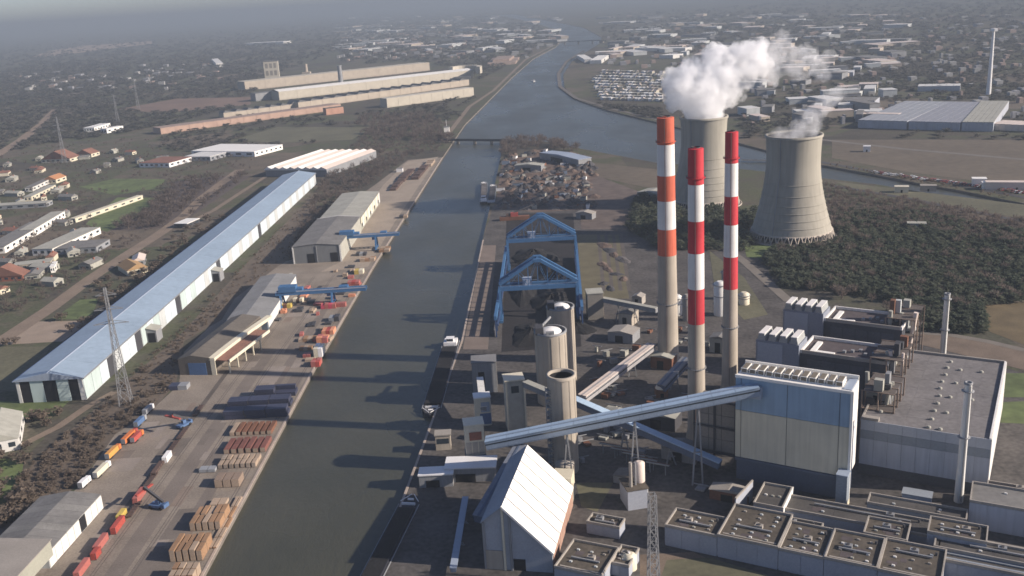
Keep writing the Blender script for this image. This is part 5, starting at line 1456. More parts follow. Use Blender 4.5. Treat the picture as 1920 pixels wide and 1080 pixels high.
# scrap yard
labs = ('grey scrap heap on the peninsula between the dock and the canal', 'rust-brown scrap heap on the peninsula between the dock and the canal', 'dark scrap heap on the peninsula between the dock and the canal')
poly = [(945, 295), (1000, 280), (1090, 290), (1120, 310), (1112, 398), (1000, 404), (930, 396)]
cnt = 0
sheet('scrap_floor', wpoly([(942, 300), (1000, 284), (1090, 292), (1120, 312), (1115, 392), (1000, 398), (928, 388)]), .045, MATS['scrap_brown'])
while cnt < 230:
    x, y = random.uniform(930, 1120), random.uniform(280, 392)
    if not inpoly([(x, y)], poly)[0]: continue
    q = at(x, y); t = random.choice((0, 1, 1, 1, 2, 2))
    heap('scrap_heap', labs[t], q.x, q.y, random.uniform(3, 10), random.uniform(4, 16), random.uniform(1.5, 6), (scrap_grey, scrap_brown, scrap_dark)[t], 12, 4, ('grey scrap heaps', 'rust-brown scrap heaps', 'dark scrap heaps')[t]); cnt += 1
sl = {0: 'pale grey skip among the scrap heaps of the peninsula', 1: 'rusty skip among the scrap heaps of the peninsula', 2: 'white cabin among the scrap heaps of the peninsula', 3: 'blue-grey skip among the scrap heaps of the peninsula'}
for k in range(70):
    while True:
        x, y = random.uniform(930, 1120), random.uniform(280, 392)
        if inpoly([(x, y)], poly)[0]: break
    q = at(x, y); t = random.choice((0, 0, 1, 2, 3))
    r = thing('cabin' if t == 2 else 'skip', sl[t], 'cabin' if t == 2 else 'skip', (q.x, q.y, 0), random.choice((0, .2, -.3, 1.5)), ('pale grey skips', 'rusty skips', 'white cabins', 'blue-grey skips')[t] + ' in the scrap yard')
    a, b, c = random.uniform(3, 8), random.uniform(4, 12), random.uniform(2.5, 5)
    mm = (light_roof, rust, white_p, mat('blue_grey_paint', (.16, .20, .26)))[t]
    part('wall', MB().box(-a / 2, a / 2, -b / 2, b / 2, 0, c), mm, r)
    part('roof', MB().box(-a / 2 + .3, a / 2 - .3, -b / 2 + .3, b / 2 - .3, c + .02, c + .25), grey_roof if t == 2 else scrap_dark, r)
for px0, px1, dpt, H_, m, lab in (((1012, 298), (1085, 312), 22, 9, pale_blue, 'long pale blue roofed shed at the back of the scrap yard'), ((965, 322), (1015, 322), 16, 8, light_roof, 'grey scrap shed in the middle of the peninsula'),
                           ((1195, 372), (1236, 376), 24, 7, light_roof, 'low pale shed left of the widest chimney'), ((1080, 410), (1110, 412), 10, 6, parapet_m, 'small pale shed behind the far gantry')):
    loc, ang, w, d = base(px0, px1, depth=dpt)
    r = thing('scrap_shed', lab, 'shed', loc, ang)
    part('wall', MB().box(0, w, 0, d, 0, H_), grey_metal, r); part('roof', MB().section([(-.5, H_ + .02), (w + .5, H_ + .02), (w + .5, H_ + .5), (w / 2, H_ + 2.5), (-.5, H_ + .5)], -.5, d + .5), m, r); part('door', MB().box(w * .3, w * .6, -.2, -.01, 0, H_ * .7), dark_hole, r)
r = thing('red_barge_crane', 'reddish loading crane on the dock edge below the scrap heaps', 'crane', tuple(at(965, 412)))
part('base_frame', MB().box(-16, 16, -3, 3, .1, 4), rust, r); part('cab', MB().box(-4, 4, -2.5, 2.5, 4.02, 8), red_p, r); part('jib', MB().bar((0, 0, 8), (22, 4, 15), 1.2), dark_metal, r); part('counterweight', MB().box(-9, -4.1, -2, 2, 4.4, 7), rust_dark, r)

# ================================================================== BRIDGES, DISTANT FACTORY, SUBURB, TOWN
def bridge(label, a, b, w, z, piers, m):
    a = at(*a); b = at(*b); d = b - a; L = d.length
    r = thing('bridge', label, 'bridge', tuple(a), math.atan2(d.y, d.x))
    part('deck', MB().box(-20, L + 20, -w / 2, w / 2, z, z + 1.6), m, r)
    part('railing', MB().box(-20, L + 20, -w / 2, -w / 2 + .4, z + 1.62, z + 2.8), dark_metal, r)
    part('railing', MB().box(-20, L + 20, w / 2 - .4, w / 2, z + 1.62, z + 2.8), dark_metal, r)
    for k in range(piers):
        x = L * (k + .5) / piers
        part('pier', MB().box(x - 1.5, x + 1.5, -w * .4, w * .4, -4, z - .02), concrete, r)
    for x in (-10, L + 10):
        part('abutment', MB().box(x - 9, x + 9, -w * .55, w * .55, -.5, z - .03), concrete, r)
bridge('low dark footbridge closing the dock where it meets the canal', (843, 267), (938, 268), 7, 3.0, 3, dark_metal)
bridge('distant road bridge across the narrow part of the canal', (1046, 83), (1124, 80), 16, 9, 3, mat('bridge_dark', (.07, .07, .075)))
r = thing('lock_mast', 'white signal cabin on the left bank by the dock mouth', 'cabin', tuple(at(838, 247)))
part('wall', MB().box(-5, 5, -4, 4, 0, 9), bright_white, r); part('roof', MB().box(-5.6, 5.6, -4.6, 4.6, 9.02, 10), grey_roof, r); part('mast', MB().box(-.4, .4, -.4, .4, 10.02, 22), white_p, r)
r = thing('motor_boat', 'small boat out on the wide canal', 'boat', tuple(at(1002, 153, -2)), .3)
part('hull', MB().prism([(-3, 0), (3, 0), (3, 18), (0, 26), (-3, 18)], -.5, 2), white_p, r); part('cabin', MB().box(-2, 2, 3, 9, 2.02, 5), grey_p, r)

# distant factory on the left bank
GF = 'buildings of the distant factory'
def long_hall(label, pL, pR, depth, h, wall_m, roof_m, n=8, roof='flat', group=GF, name='factory_hall', cat='factory hall'):
    loc, ang, w, d = base(pL, pR, depth=depth, pad=8)
    r = thing(name, label, cat, loc, ang, group)
    part('wall', MB().box(.3, w - .3, .3, d, 0, h), wall_m, r)
    for k in range(n):
        x0, x1 = w * k / n + .3, w * (k + 1) / n - .3
        part('wall_panel', MB().box(x0, x1, -.3, .28, h * .1, h * .95), wall_m, r)
        if roof == 'saw': part('roof_sheet', MB().section([(x0, h + .05), (x1, h + .05), (x0 * .8 + x1 * .2, h + 5)], 0, d), roof_m, r)
        elif roof == 'gable': part('roof_sheet', MB().slab([(x0, -.6, h + .6), (x1, -.6, h + .6), (x1, d / 2, h + d * .09), (x0, d / 2, h + d * .09)], .5).slab([(x0, d / 2, h + d * .09), (x1, d / 2, h + d * .09), (x1, d + .6, h + .6), (x0, d + .6, h + .6)], .5), roof_m, r)
        else: part('roof_sheet', MB().box(x0, x1, 0, d, h + .05, h + .8), roof_m, r)
    return r, w, d
warm = mat('factory_cream', (.46, .42, .34), var=.12); warm2 = mat('factory_buff', (.40, .345, .275), var=.15); pinkb = mat('factory_pink', (.38, .26, .20), var=.2)
fgrey = mat('factory_roof_grey', (.13, .13, .13), var=.2)
long_hall('cream factory hall at the back below the tall cream tower', (460, 170), (806, 132), 60, 26, warm2, warm, 10)
long_hall('bright white-roofed factory hall in the middle of the distant factory', (524, 188), (888, 145), 55, 22, warm, bright_white, 12, 'gable')
long_hall('dark sawtooth factory hall with pale stripes below the white one', (560, 205), (880, 160), 46, 16, warm2, fgrey, 16, 'saw')
long_hall('sunlit cream factory hall nearest the canal', (726, 202), (889, 180), 30, 20, warm, mat('factory_light', (.5, .47, .40)), 8)
long_hall('long pinkish factory wing running left along the meadow', (302, 252), (640, 205), 40, 12, pinkb, mat('pink_roof', (.30, .225, .185), var=.2), 14)
long_hall('low buff factory wing with dark openings behind the pinkish one', (420, 222), (700, 185), 26, 12, warm2, fgrey, 14, 'saw')
long_hall('small salmon brick block in front of the factory', (612, 216), (645, 212), 18, 14, mat('salmon_brick', (.42, .24, .17)), brown_roof, 3)
long_hall('grey linking block under the factory tower', (480, 190), (545, 182), 30, 20, grey_metal, fgrey, 4)
for k, (px, H_, r_, lab, m) in enumerate((((512, 152), 66, 22, None, None), ((576, 147), 48, 6, 'slim pale factory stack right of the cream tower', warm2), ((641, 170), 70, 7, 'grey factory stack in the middle of the factory roofs', grey_metal))):
    if lab is None:
        r = thing('factory_tower', 'tall cream block tower standing over the distant factory', 'tower', tuple(at(*px)), .15, GF)
        part('wall', MB().box(-24, 24, -15, 15, 0, H_), warm, r); part('roof', MB().box(-25, 25, -16, 16, H_ + .02, H_ + 2.5), fgrey, r)
        for i in range(3):
            for j in range(2): part('window', MB().box(-19 + i * 14, -10 + i * 14, -15.3, -15.01, 20 + j * 24, 36 + j * 24), mat('factory_glass', (.22, .20, .17)), r)
    else:
        r = thing('factory_stack', lab, 'chimney', tuple(at(*px)), 0, GF); part('shaft', MB().rings([(r_ * 1.1, 0), (r_ * .8, H_)], 16), m, r); part('rim', MB().rings([(r_ * .95, H_ - 3), (r_ * .95, H_ + .5)], 16), m, r)
        part('base_house', MB().box(-14, 14, -10, 10, 0, 22), m, r)
r = thing('curved_conveyor', 'pale curved factory building with an arched roof at the right end of the factory', 'building', tuple(at(870, 150)), 0, GF)
pts = [(40 * math.cos(a) * 1.2, 60 + 70 * math.sin(a), 24) for a in np.linspace(-.5, 2.6, 12)]
for k in range(11): part('wall_panel', MB().bar(pts[k], pts[k + 1], 14, 20), warm, r)
part('inner_yard', MB().box(-30, 20, 20, 80, .1, 8), fgrey, r)
r = thing('excavated_bank', 'sloping reddish spoil bank beside the canal beyond the factory', 'spoil bank', tuple(at(945, 118)), 0)
part('slope', MB().prism([(-60, -120), (40, -100), (60, 160), (-40, 200)], 0, 9), mat('spoil', (.28, .21, .17), var=.3), r)
part('upper_slope', MB().prism([(-40, -60), (20, -50), (40, 120), (-20, 150)], 9.02, 17), MATS['spoil'], r)

# big sheds on the right plain
GR = 'big sheds on the right plain'
lr = mat('plain_shed_roof', (.27, .285, .31), var=.12)
for pL, pR, dp, h, rf, lab in (((1608, 240), (1700, 243), 250, 12, lr, 'grey flat distribution shed left of the pair on the right plain'), ((1703, 243), (1800, 246), 250, 12, mat('plain_shed_roof2', (.24, .25, .28), var=.12), 'grey flat distribution shed in the middle of the right plain'),
                           ((1802, 246), (1862, 247), 260, 13, light_roof, 'pale ended shed at the right end of the plain sheds'), ((1560, 200), (1640, 200), 60, 10, grey_roof, 'dark low shed behind the grey distribution sheds'),
                           ((1860, 244), (1935, 248), 40, 9, pink_white, 'low pinkish building cut by the right edge'), ((1720, 172), (1800, 171), 40, 10, white_metal, 'pale white shed below the far treeline on the right'),
                           ((1560, 145), (1600, 144), 60, 10, white_metal, 'thin white-roofed shed right of the steam cloud')):
    long_hall(lab, pL, pR, dp, h, hall_wall if rf != pink_white else pink_white, rf, 6, 'flat', GR, 'distribution_shed', 'shed')
r = thing('slender_mast', 'tall slender white mast on the plain at the far right', 'mast', tuple(at(1853, 178)))
part('shaft', MB().rings([(4.5, 0), (3.2, 60), (2.2, 116)], 16), white_p, r); part('nacelle', MB().box(-3, 3, -9, 6, 116.02, 121), white_p, r); part('base_ring', MB().rings([(7, 0), (7, 1)], 16), concrete, r)

# marina-side storage rows right of the canal
G = 'white sheds in rows on the right bank'
def simple_shed(name, label, cat, q, rz, w, d, h, wm, rm, group, gable=True):
    r = thing(name, label, cat, (q.x, q.y, 0), rz, group)
    part('wall', MB().box(-w / 2, w / 2, -d / 2, d / 2, 0, h), wm, r)
    if gable: part('roof', MB().section([(-w / 2 - .4, h + .02), (w / 2 + .4, h + .02), (0, h + w * .28)], -d / 2 - .4, d / 2 + .4), rm, r)
    else: part('roof', MB().box(-w / 2 - .4, w / 2 + .4, -d / 2 - .4, d / 2 + .4, h + .02, h + .7), rm, r)
    return r
protos = [simple_shed('storage_shed', 'small white storage shed in the dense rows on the right bank of the canal', 'shed', at(1120, 150), .2, 9, 17, 5, white_p, bright_white, G, False),
          simple_shed('storage_shed', 'small cream storage shed in the dense rows on the right bank of the canal', 'shed', at(1130, 160), .2, 9, 16, 5, cream_panel, pink_white, 'cream sheds in rows on the right bank'),
          simple_shed('storage_shed', 'small grey-roofed storage shed in the dense rows on the right bank of the canal', 'shed', at(1140, 170), .2, 10, 18, 4.5, warm2, light_roof, 'grey sheds in rows on the right bank', False)]
k = 0
for row in range(11):
    y = 134 + row * 5.2
    x = 1112 + abs(row - 4) * 2.5 + random.uniform(0, 6)
    while x < 1245:
        q = at(x, y + (x - 1112) * .03)
        if random.random() < .9:
            o = protos[k % 3] if k < 3 else dup(random.choice(protos), (0, 0, 0))
            o.location = (q.x, q.y, 0); o.rotation_euler = (0, 0, random.uniform(-.25, .5)); k += 1
        x += random.uniform(5, 9)
for pL, pR, dp, lab in (((1096, 118), (1112, 117), 260, 'long white shed on the canal bend, outer wing'), ((1116, 104), (1190, 100), 50, 'long white shed on the canal bend, rear wing'), ((1106, 120), (1128, 119), 230, 'long white shed on the canal bend, inner wing'),
                    ((1190, 96), (1285, 96), 40, 'long cream shed left behind the steam cloud'), ((1236, 110), (1262, 110), 60, 'bright white shed just left of the steam cloud')):
    long_hall(lab, pL, pR, dp, 11, white_metal, bright_white, 5, 'flat', 'long white sheds on the canal bend', 'bend_shed', 'shed')

# suburb left of the long warehouse: named buildings
def lb(label, pL, pR, pB, h, wm, rm, gable=False, name='suburb_building', cat='building', side=None):
    loc, ang, w, d = base(pL, pR, pB=pB)
    d = max(d, 5)
    r = thing(name, label, cat, loc, ang)
    part('wall', MB().box(0, w, 0, d, 0, h), wm, r)
    if side: part('side_wall', MB().box(w + .01, w + .3, .2, d - .2, .2, h - .1), side, r)  # a bright white side paints sunlight onto the right wall
    if gable: part('roof', MB().section([(-.5, h + .02), (w + .5, h + .02), (w / 2, h + w * .25)], -.5, d + .5), rm, r)
    else: part('roof', MB().box(-.4, w + .4, -.4, d + .4, h + .02, h + .6), rm, r)
    n = max(2, min(6, int(w / 6)))
    for i in range(n): part('window', MB().box(w * (i + .25) / n, w * (i + .75) / n, -.12, -.01, h * .35, h * .75), glass, r)
    for i in range(max(2, min(8, int(d / 12)))):
        nn = max(2, min(8, int(d / 12))); part('window', MB().box(w + .31, w + .4, d * (i + .3) / nn, d * (i + .7) / nn, h * .4, h * .75), glass, r)
    return r
lb('long flat white building with a sunlit right wall at the edge of the suburb', (62, 480), (100, 479), (118, 440), 7, white_metal, light_roof, side=bright_white)
lb('long white building with a bright wall at the left edge of the photo', (-30, 478), (10, 475), (50, 428), 7, white_metal, grey_roof, side=bright_white)
lb('white wing of the suburb buildings behind the long one', (40, 445), (66, 443), (70, 412), 8, white_metal, light_roof, side=bright_white)
lb('thin pale strip building between two green fields', (132, 418), (142, 418), (206, 374), 5, light_roof, cream_panel, side=cream_panel)
lb('grey flat block beside the long flat white building', (105, 478), (182, 474), (112, 464), 6, grey_p, grey_roof)
lb('white roofed hall at the top of the suburb', (360, 292), (478, 294), (362, 278), 8, white_p, bright_white, side=bright_white)
lb('pale hall with dark gaps in front of the white roofed hall', (345, 302), (395, 302), (350, 288), 7, grey_p, white_metal)
lb('white and red building beside the brown wood of the suburb', (262, 314), (318, 314), (266, 302), 7, white_p, tile_red)
lb('orange roofed house row at the top left of the suburb', (78, 306), (132, 304), (80, 301), 6, cream_p, tile_red, True)
lb('orange roofed house beside the dark suburb sheds', (82, 345), (106, 344), (84, 339), 6, cream_p, mat('orange_tile', (.40, .19, .09)), True)
lb('pale long house below the orange roofed one', (48, 360), (62, 359), (84, 335), 6, white_metal, grey_roof, side=white_metal)
lb('cream long house in the middle of the left suburb', (46, 378), (60, 377), (82, 356), 6, cream_p, light_roof, side=cream_p)
lb('grey low shed row at the left edge', (-30, 395), (88, 388), (-22, 390), 5, grey_p, light_roof)
lb('ochre roofed cottage beside the dirt road', (240, 518), (278, 510), (254, 500), 5, cream_p, mat('ochre_roof', (.34, .22, .11)), True)
lb('pale low house in the scrub beside the road', (248, 500), (272, 497), (258, 488), 5, grey_p, pink_white, True)
lb('pale flat sheds in front of the dark hedge', (26, 508), (96, 500), (28, 502), 5, silo_concrete, light_roof)
lb('brick red shed row at the left edge above the dirt lot', (-30, 530), (44, 526), (-24, 522), 5, brick_red, tile_red, True)
lb('white cabin on the field behind the road', (328, 428), (352, 428), (335, 418), 5, dark_metal, bright_white)
lb('white farm shed at the left edge beside the near field', (-40, 858), (38, 842), (-36, 808), 7, white_metal, light_roof, True, side=white_metal)
lb('tiny bright white house by the brown hedge', (96, 512), (104, 511), (98, 503), 6, bright_white, bright_white)
lb('red roofed hall above the suburb near the wood', (142, 296), (172, 295), (143, 292), 6, cream_p, tile_red, True)
lb('white storage hall at the upper left among trees', (158, 248), (178, 247), (160, 241), 9, bright_white, bright_white)
lb('second white storage hall at the upper left among trees', (190, 250), (201, 250), (191, 244), 9, bright_white, bright_white)
lb('bright white silo house far out on the wooded plain', (406, 126), (419, 125), (407, 116), 16, bright_white, bright_white)
lb('white flat hall far out above the factory', (532, 82), (550, 80), (533, 77), 14, bright_white, bright_white)

GS = {0: 'grey-roofed houses in the left suburb', 1: 'red-roofed houses in the left suburb', 2: 'pale-roofed houses in the left suburb'}
hp = []
for t, (rm, wm, lab) in enumerate(((grey_roof, light_roof, 'small grey-roofed house in the suburb left of the long blue-roofed warehouse'), (tile_red, cream_p, 'small red-roofed house in the suburb left of the long blue-roofed warehouse'), (light_roof, light_roof, 'small pale-roofed house in the suburb left of the long blue-roofed warehouse'))):
    r = simple_shed('house', lab, 'house', Vector((0, 0, 0)), 0, 9, 12, 4.5, wm, rm, GS[t])
    part('chimney', MB().box(1.2, 2.0, 1, 1.8, 5, 7.8), brick_red, r); part('window', MB().box(-3, -1, -6.12, -6.01, 1.2, 2.8).box(1, 3, -6.12, -6.01, 1.2, 2.8), glass, r); part('door', MB().box(-.6, .6, -6.12, -6.01, 0, 2.2), dark_hole, r)
    hp.append([r, False])
sub = [(-20, 310), (70, 290), (330, 280), (350, 300), (200, 330), (120, 400), (200, 470), (240, 480), (130, 545), (-20, 600)]
placed = []; tries = 0
while len(placed) < 38 and tries < 4000:
    tries += 1
    x, y = random.uniform(-20, 350), random.uniform(280, 560)
    if not inpoly([(x, y)], sub)[0]: continue
    q = at(x, y)
    if any(inpoly([(q.x, q.y)], b)[0] for b in BLOCKED): continue
    if any((q.x - a) ** 2 + (q.y - b) ** 2 < 400 for a, b in placed): continue
    placed.append((q.x, q.y))
    t = random.choices((0, 1, 2), (5, 2, 4))[0]
    pr = hp[t]
    o = pr[0] if not pr[1] else dup(pr[0], (0, 0, 0)); pr[1] = True
    o.location = (q.x, q.y, 0); o.rotation_euler = (0, 0, random.choice((.2, 1.7, -.2, .5, 1.2))); s = random.uniform(.8, 1.5); o.scale = (s, s * random.uniform(.9, 1.6), random.uniform(.9, 1.2))
for x, y in placed: BLOCKED.append([(x - 8, y - 8), (x + 8, y - 8), (x + 8, y + 8), (x - 8, y + 8)])

# cars on the right plain road
GV = {'red': 'red cars on the plain road', 'white': 'white cars on the plain road', 'grey': 'grey cars on the plain road'}
cars = {}
def car(colname, m):
    r = thing('parked_car', 'small %s car in the line along the road on the right plain' % colname, 'car', (0, 0, 0), 0, GV[colname])
    part('body', MB().section([(-.9, .35), (.9, .35), (.9, .9), (-.9, .9)], -2.1, 2.1), m, r)
    c = part('cabin', MB().section([(-.85, .92), (.85, .92), (.7, 1.5), (-.7, 1.5)], -1.2, 1.3), glass, r)
    part('roof', MB().box(-.68, .68, -1.0, 1.1, 1.51, 1.55), m, c)
    for y in (-1.3, 1.3):
        for s in (-1, 1): part('wheel', MB().tube((s * .92, y, .33), (s * .7, y, .33), .33, 10), black_p, r)
    return r
for cn, m in (('red', red_p), ('white', white_p), ('grey', grey_p)): cars[cn] = [car(cn, m), False]
for k in range(60):
    t = k / 59
    x = 1640 + 290 * t; y = 324 + 40 * t + random.uniform(-1.2, 1.2)
    q = at(x, y); cn = random.choices(('red', 'white', 'grey'), (5, 3, 1))[0]
    c = cars[cn]; o = c[0] if not c[1] else dup(c[0], (0, 0, 0)); c[1] = True
    o.location = (q.x, q.y, .25); o.rotation_euler = (0, 0, 1.57 + random.uniform(-.2, .2)); o.scale = (1.5, 1.5, 1.5)
for k, (px, py, wd, dp, h, m, lab) in enumerate(((1835, 348, 14, 10, 8, bright_white, 'bright white building beside the road on the right plain'), (1850, 354, 10, 8, 7, bright_white, 'small white building right of the bright one on the plain'),
       (1690, 360, 14, 8, 6, cream_p, 'cream hut on the canal bank on the right plain'), (1740, 358, 16, 8, 6, parapet_m, 'pale hut by the canal bank farther right'), (1625, 284, 9, 8, 7, white_p, 'white hut alone on the brown field'),
       (1718, 430, 16, 8, 6, light_roof, 'pale hut in the pine wood clearing'), (1905, 355, 60, 10, 8, pink_white, 'long pink and white building by the road at the right edge'))):
    q = at(px, py); r = simple_shed('plain_hut', lab, 'hut', q, R_(-20), wd, dp, h, m, m, 'huts on the right plain', False)
    part('door', MB().box(-1, 1, -dp / 2 - .1, -dp / 2 - .01, 0, 3), dark_hole, r)

# far town: larger buildings one by one, the rest as one mass
ft = []
GT = ('white buildings of the far town', 'grey buildings of the far town', 'tan buildings of the far town')
lt = ('white flat building in the far town beyond the canal bend', 'grey building in the far town beyond the canal bend', 'tan building in the far town beyond the canal bend')
for t, (wm, rm) in enumerate(((pale_panel, white_metal), (grey_metal, grey_roof), (warm2, pink_white))):
    ft.append([simple_shed('town_building', lt[t], 'building', Vector((0, 0, 0)), 0, 24, 50, 9, wm, rm, GT[t], False), False])
TOWN = [((640, 1050, 32, 100), 95), ((1130, 1700, 30, 110), 90), ((1380, 1680, 110, 230), 60)]
for (x0, x1, y0, y1), nn in TOWN:
    c = 0
    while c < nn:
        x, y = random.uniform(x0, x1), y0 + (y1 - y0) * random.random() ** 1.3
        q = at(x, y)
        c += 1
        if any(inpoly([(q.x, q.y)], b)[0] for b in (canal,)): continue
        t = random.choices((0, 1, 2), (4, 3, 3))[0]; f_ = ft[t]
        o = f_[0] if not f_[1] else dup(f_[0], (0, 0, 0)); f_[1] = True
        o.location = (q.x, q.y, 0); s = min(2.6, max(.6, q.y / 2600)); o.rotation_euler = (0, 0, random.choice((.2, 1.5, -.4, .9)))
        o.scale = (s * random.uniform(.6, 2.0), s * random.uniform(.6, 2.0), random.uniform(.8, 1.6))
mbs = [MB(), MB(), MB()]
for (x0, x1, y0, y1), nn in (((620, 1060, 28, 110), 260), ((1120, 1930, 28, 130), 300), ((0, 330, 138, 172), 60), ((250, 420, 118, 150), 26), ((1380, 1930, 130, 235), 120), ((640, 900, 60, 115), 60)):
    for _ in range(nn):
        x, y = random.uniform(x0, x1), y0 + (y1 - y0) * random.random()
        q = at(x, y)
        if inpoly([(q.x, q.y)], canal)[0]: continue
        s = max(.5, min(2.2, q.y / 3200)); w, d, h = random.uniform(6, 22) * s, random.uniform(8, 30) * s, random.uniform(5, 12)
        mb = random.choice(mbs)
        mb.box(q.x - w / 2, q.x + w / 2, q.y - d / 2, q.y + d / 2, 0, h)
for mb, m in zip(mbs, (mat('town_white', (.32, .315, .30), var=.15), mat('town_grey', (.26, .26, .27), var=.3), mat('town_tan', (.33, .25, .21), var=.25))):
    o = link('far_town', mb.mesh('far_town', m)); o['kind'] = 'stuff'; o['label'] = 'scattered small buildings of the far town and villages'

# ================================================================== TREES
def crown_template(n, seed, kind):
    """n leaf or twig clumps spread through an uneven crown, unit height; returns (3n,3) triangle corners"""
    g = np.random.default_rng(seed)
    lobes = g.normal(0, 1, (5, 3)); lobes /= np.linalg.norm(lobes, axis=1)[:, None]
    P = []
    while len(P) < n:
        v = g.normal(0, 1, 3); v /= np.linalg.norm(v)
        r = g.random() ** .45
        bump = .72 + .34 * max(0, (lobes @ v).max())
        if kind == 'pine':
            z = .22 + .78 * g.random() ** 1.2; rad = (.08 + .40 * (1 - z)) * (.6 + .5 * g.random()) * bump * 1.1
            a = g.random() * 6.283; P.append((rad * math.cos(a), rad * math.sin(a), z))
        else:
            P.append((.40 * r * bump * v[0], .40 * r * bump * v[1], .60 + .40 * r * bump * v[2]))
    P = np.array(P)
    T = np.zeros((n, 3, 3))
    for i in range(n):
        s = (.085 if kind != 'bare' else .065) * (60 / n) ** .4 * g.uniform(.7, 1.4)
        a = g.normal(0, 1, 3); a /= np.linalg.norm(a); b = np.cross(a, g.normal(0, 1, 3)); b /= np.linalg.norm(b)
        if kind == 'bare':
            out = P[i] - np.array((0, 0, .3)); out /= np.linalg.norm(out) + 1e-6
            T[i] = [P[i] - out * s * 2.2 - b * s * .45, P[i] + out * s * 2.2, P[i] - out * s * 1.5 + b * s * .6]
        else:
            if kind == 'pine': a[2] = -abs(a[2]) * .5
            T[i] = [P[i] - a * s - b * s, P[i] + a * s * 1.5 - b * s * .3, P[i] + b * s * 1.4]
    return T.reshape(-1, 3)

def tri_mesh(name, V, m):
    n = len(V)
    me = bpy.data.meshes.new(name)
    me.vertices.add(n); me.vertices.foreach_set('co', V.astype(np.float32).ravel())
    me.loops.add(n); me.loops.foreach_set('vertex_index', np.arange(n, dtype=np.int32))
    me.polygons.add(n // 3); me.polygons.foreach_set('loop_start', np.arange(0, n, 3, dtype=np.int32))
    me.update(calc_edges=True); me.materials.append(m)
    return me

def scatter_px(poly, n, spacing_px=None):
    xs = [p[0] for p in poly]; ys = [p[1] for p in poly]
    out = np.zeros((0, 2))
    while len(out) < n:
        c = np.column_stack((rng.uniform(min(xs), max(xs), n * 2), rng.uniform(min(ys), max(ys), n * 2)))
        out = np.vstack((out, c[inpoly(c, poly)]))
    return out[:n]

def to_world(px):
    return np.array([tuple(at(a, b)) for a, b in px])

def keep_clear(pts):
    k = np.ones(len(pts), bool)
    for b in BLOCKED: k &= ~inpoly(pts[:, :2], b)
    return pts[k]

ZONES = {   # name: (polygon in the photo, number, kind, height range)
    'scrub_strip': ([(600, 352), (570, 470), (520, 500), (440, 560), (415, 600), (345, 640), (330, 720), (285, 770), (215, 815), (150, 905), (60, 985), (-20, 1010), (40, 900), (60, 870), (180, 770), (330, 620), (480, 470)], 900, 'bush', (1.2, 3.2)),
    'quay_wood': ([(600, 350), (640, 310), (640, 290), (700, 240), (780, 240), (850, 262), (820, 288), (765, 298), (700, 345), (610, 400), (560, 480), (545, 485)], 700, 'bare', (6, 10)),
    'bank_wood': ([(640, 240), (700, 215), (800, 215), (845, 245), (850, 265), (700, 262)], 300, 'bare', (9, 15)),
    'suburb_wood': ([(-20, 300), (-20, 600), (140, 560), (330, 410), (470, 320), (500, 300), (480, 262), (200, 262), (60, 280)], 900, 'bare', (4, 8)),
    'road_hedge': ([(200, 520), (400, 400), (440, 420), (260, 560), (150, 640), (110, 600)], 120, 'bush', (3, 8)),
    'field_wood': ([(205, 430), (300, 372), (330, 340), (400, 330), (470, 330), (330, 425), (250, 430)], 260, 'bare', (7, 12)),
    'left_hedge': ([(-20, 640), (-20, 690), (60, 700), (30, 640)], 30, 'bush', (3, 7)),
    'corner_scrub': ([(-20, 790), (120, 775), (60, 830), (60, 1000), (-20, 1010)], 90, 'bush', (3, 8)),
    'peninsula_tip': ([(930, 290), (935, 262), (1000, 252), (1095, 276), (1080, 288), (1000, 278), (960, 292)], 140, 'bare', (8, 14)),
    'tower_pines': ([(1118, 452), (1118, 420), (1180, 380), (1240, 360), (1300, 395), (1420, 400), (1420, 470), (1250, 480), (1240, 560), (1190, 540), (1180, 480)], 560, 'pine', (6, 11)),
    'pine_wood': ([(1430, 490), (1440, 465), (1560, 455), (1570, 400), (1700, 400), (1930, 440), (1930, 570), (1840, 580), (1850, 625), (1700, 625), (1690, 570), (1560, 545), (1470, 540)], 3600, 'pine', (4, 7)),
    'brown_wood': ([(1545, 345), (1600, 358), (1790, 392), (1930, 420), (1930, 470), (1700, 430), (1560, 440)], 800, 'bare', (4, 8)),
    'mixed_wood': ([(1440, 470), (1600, 420), (1930, 450), (1930, 560), (1700, 620), (1500, 540)], 160, 'bare', (6, 10)),
    'bank_bushes': ([(1545, 300), (1640, 318), (1740, 338), (1930, 365), (1930, 380), (1740, 352), (1640, 332), (1545, 314)], 90, 'bush', (2, 5)),
    'coal_side_bushes': ([(1085, 430), (1170, 430), (1180, 570), (1090, 580)], 60, 'bush', (2, 5)),
    'yard_bushes': ([(1380, 480), (1440, 560), (1400, 620), (1330, 560)], 30, 'bush', (2, 5)),
}
LBL = {'scrub_strip': 'brown bare scrub bush on the strip between the long warehouse and the quay yard', 'quay_wood': 'bare grey-brown tree in the wood between the long warehouse and the upper quay', 'bank_wood': 'bare tree in the dark wood on the left canal bank below the factory',
       'suburb_wood': 'bare tree among the houses of the left suburb', 'road_hedge': 'bare hedge bush along the dirt road by the long warehouse', 'field_wood': 'bare tree in the purple-brown wood beside the green fields',
       'left_hedge': 'bare bush by the dirt lot at the left edge', 'corner_scrub': 'bare bush on the rough ground in the lower left corner', 'peninsula_tip': 'bare tree on the tip of the scrap peninsula', 'tower_pines': 'dark pine between the coal yard and the left cooling tower',
       'pine_wood': 'dark green pine in the wood right of the right cooling tower', 'brown_wood': 'bare brown tree in the wood behind the right cooling tower', 'mixed_wood': 'bare tree standing among the pines right of the cooling towers',
       'bank_bushes': 'low bush on the canal bank of the right plain', 'coal_side_bushes': 'low bush on the olive strip beside the coal yard', 'yard_bushes': 'low bush beside the access road right of the chimneys'}
KMAT = {'bare': bare_crown, 'bush': bush_crown, 'pine': pine_crown}
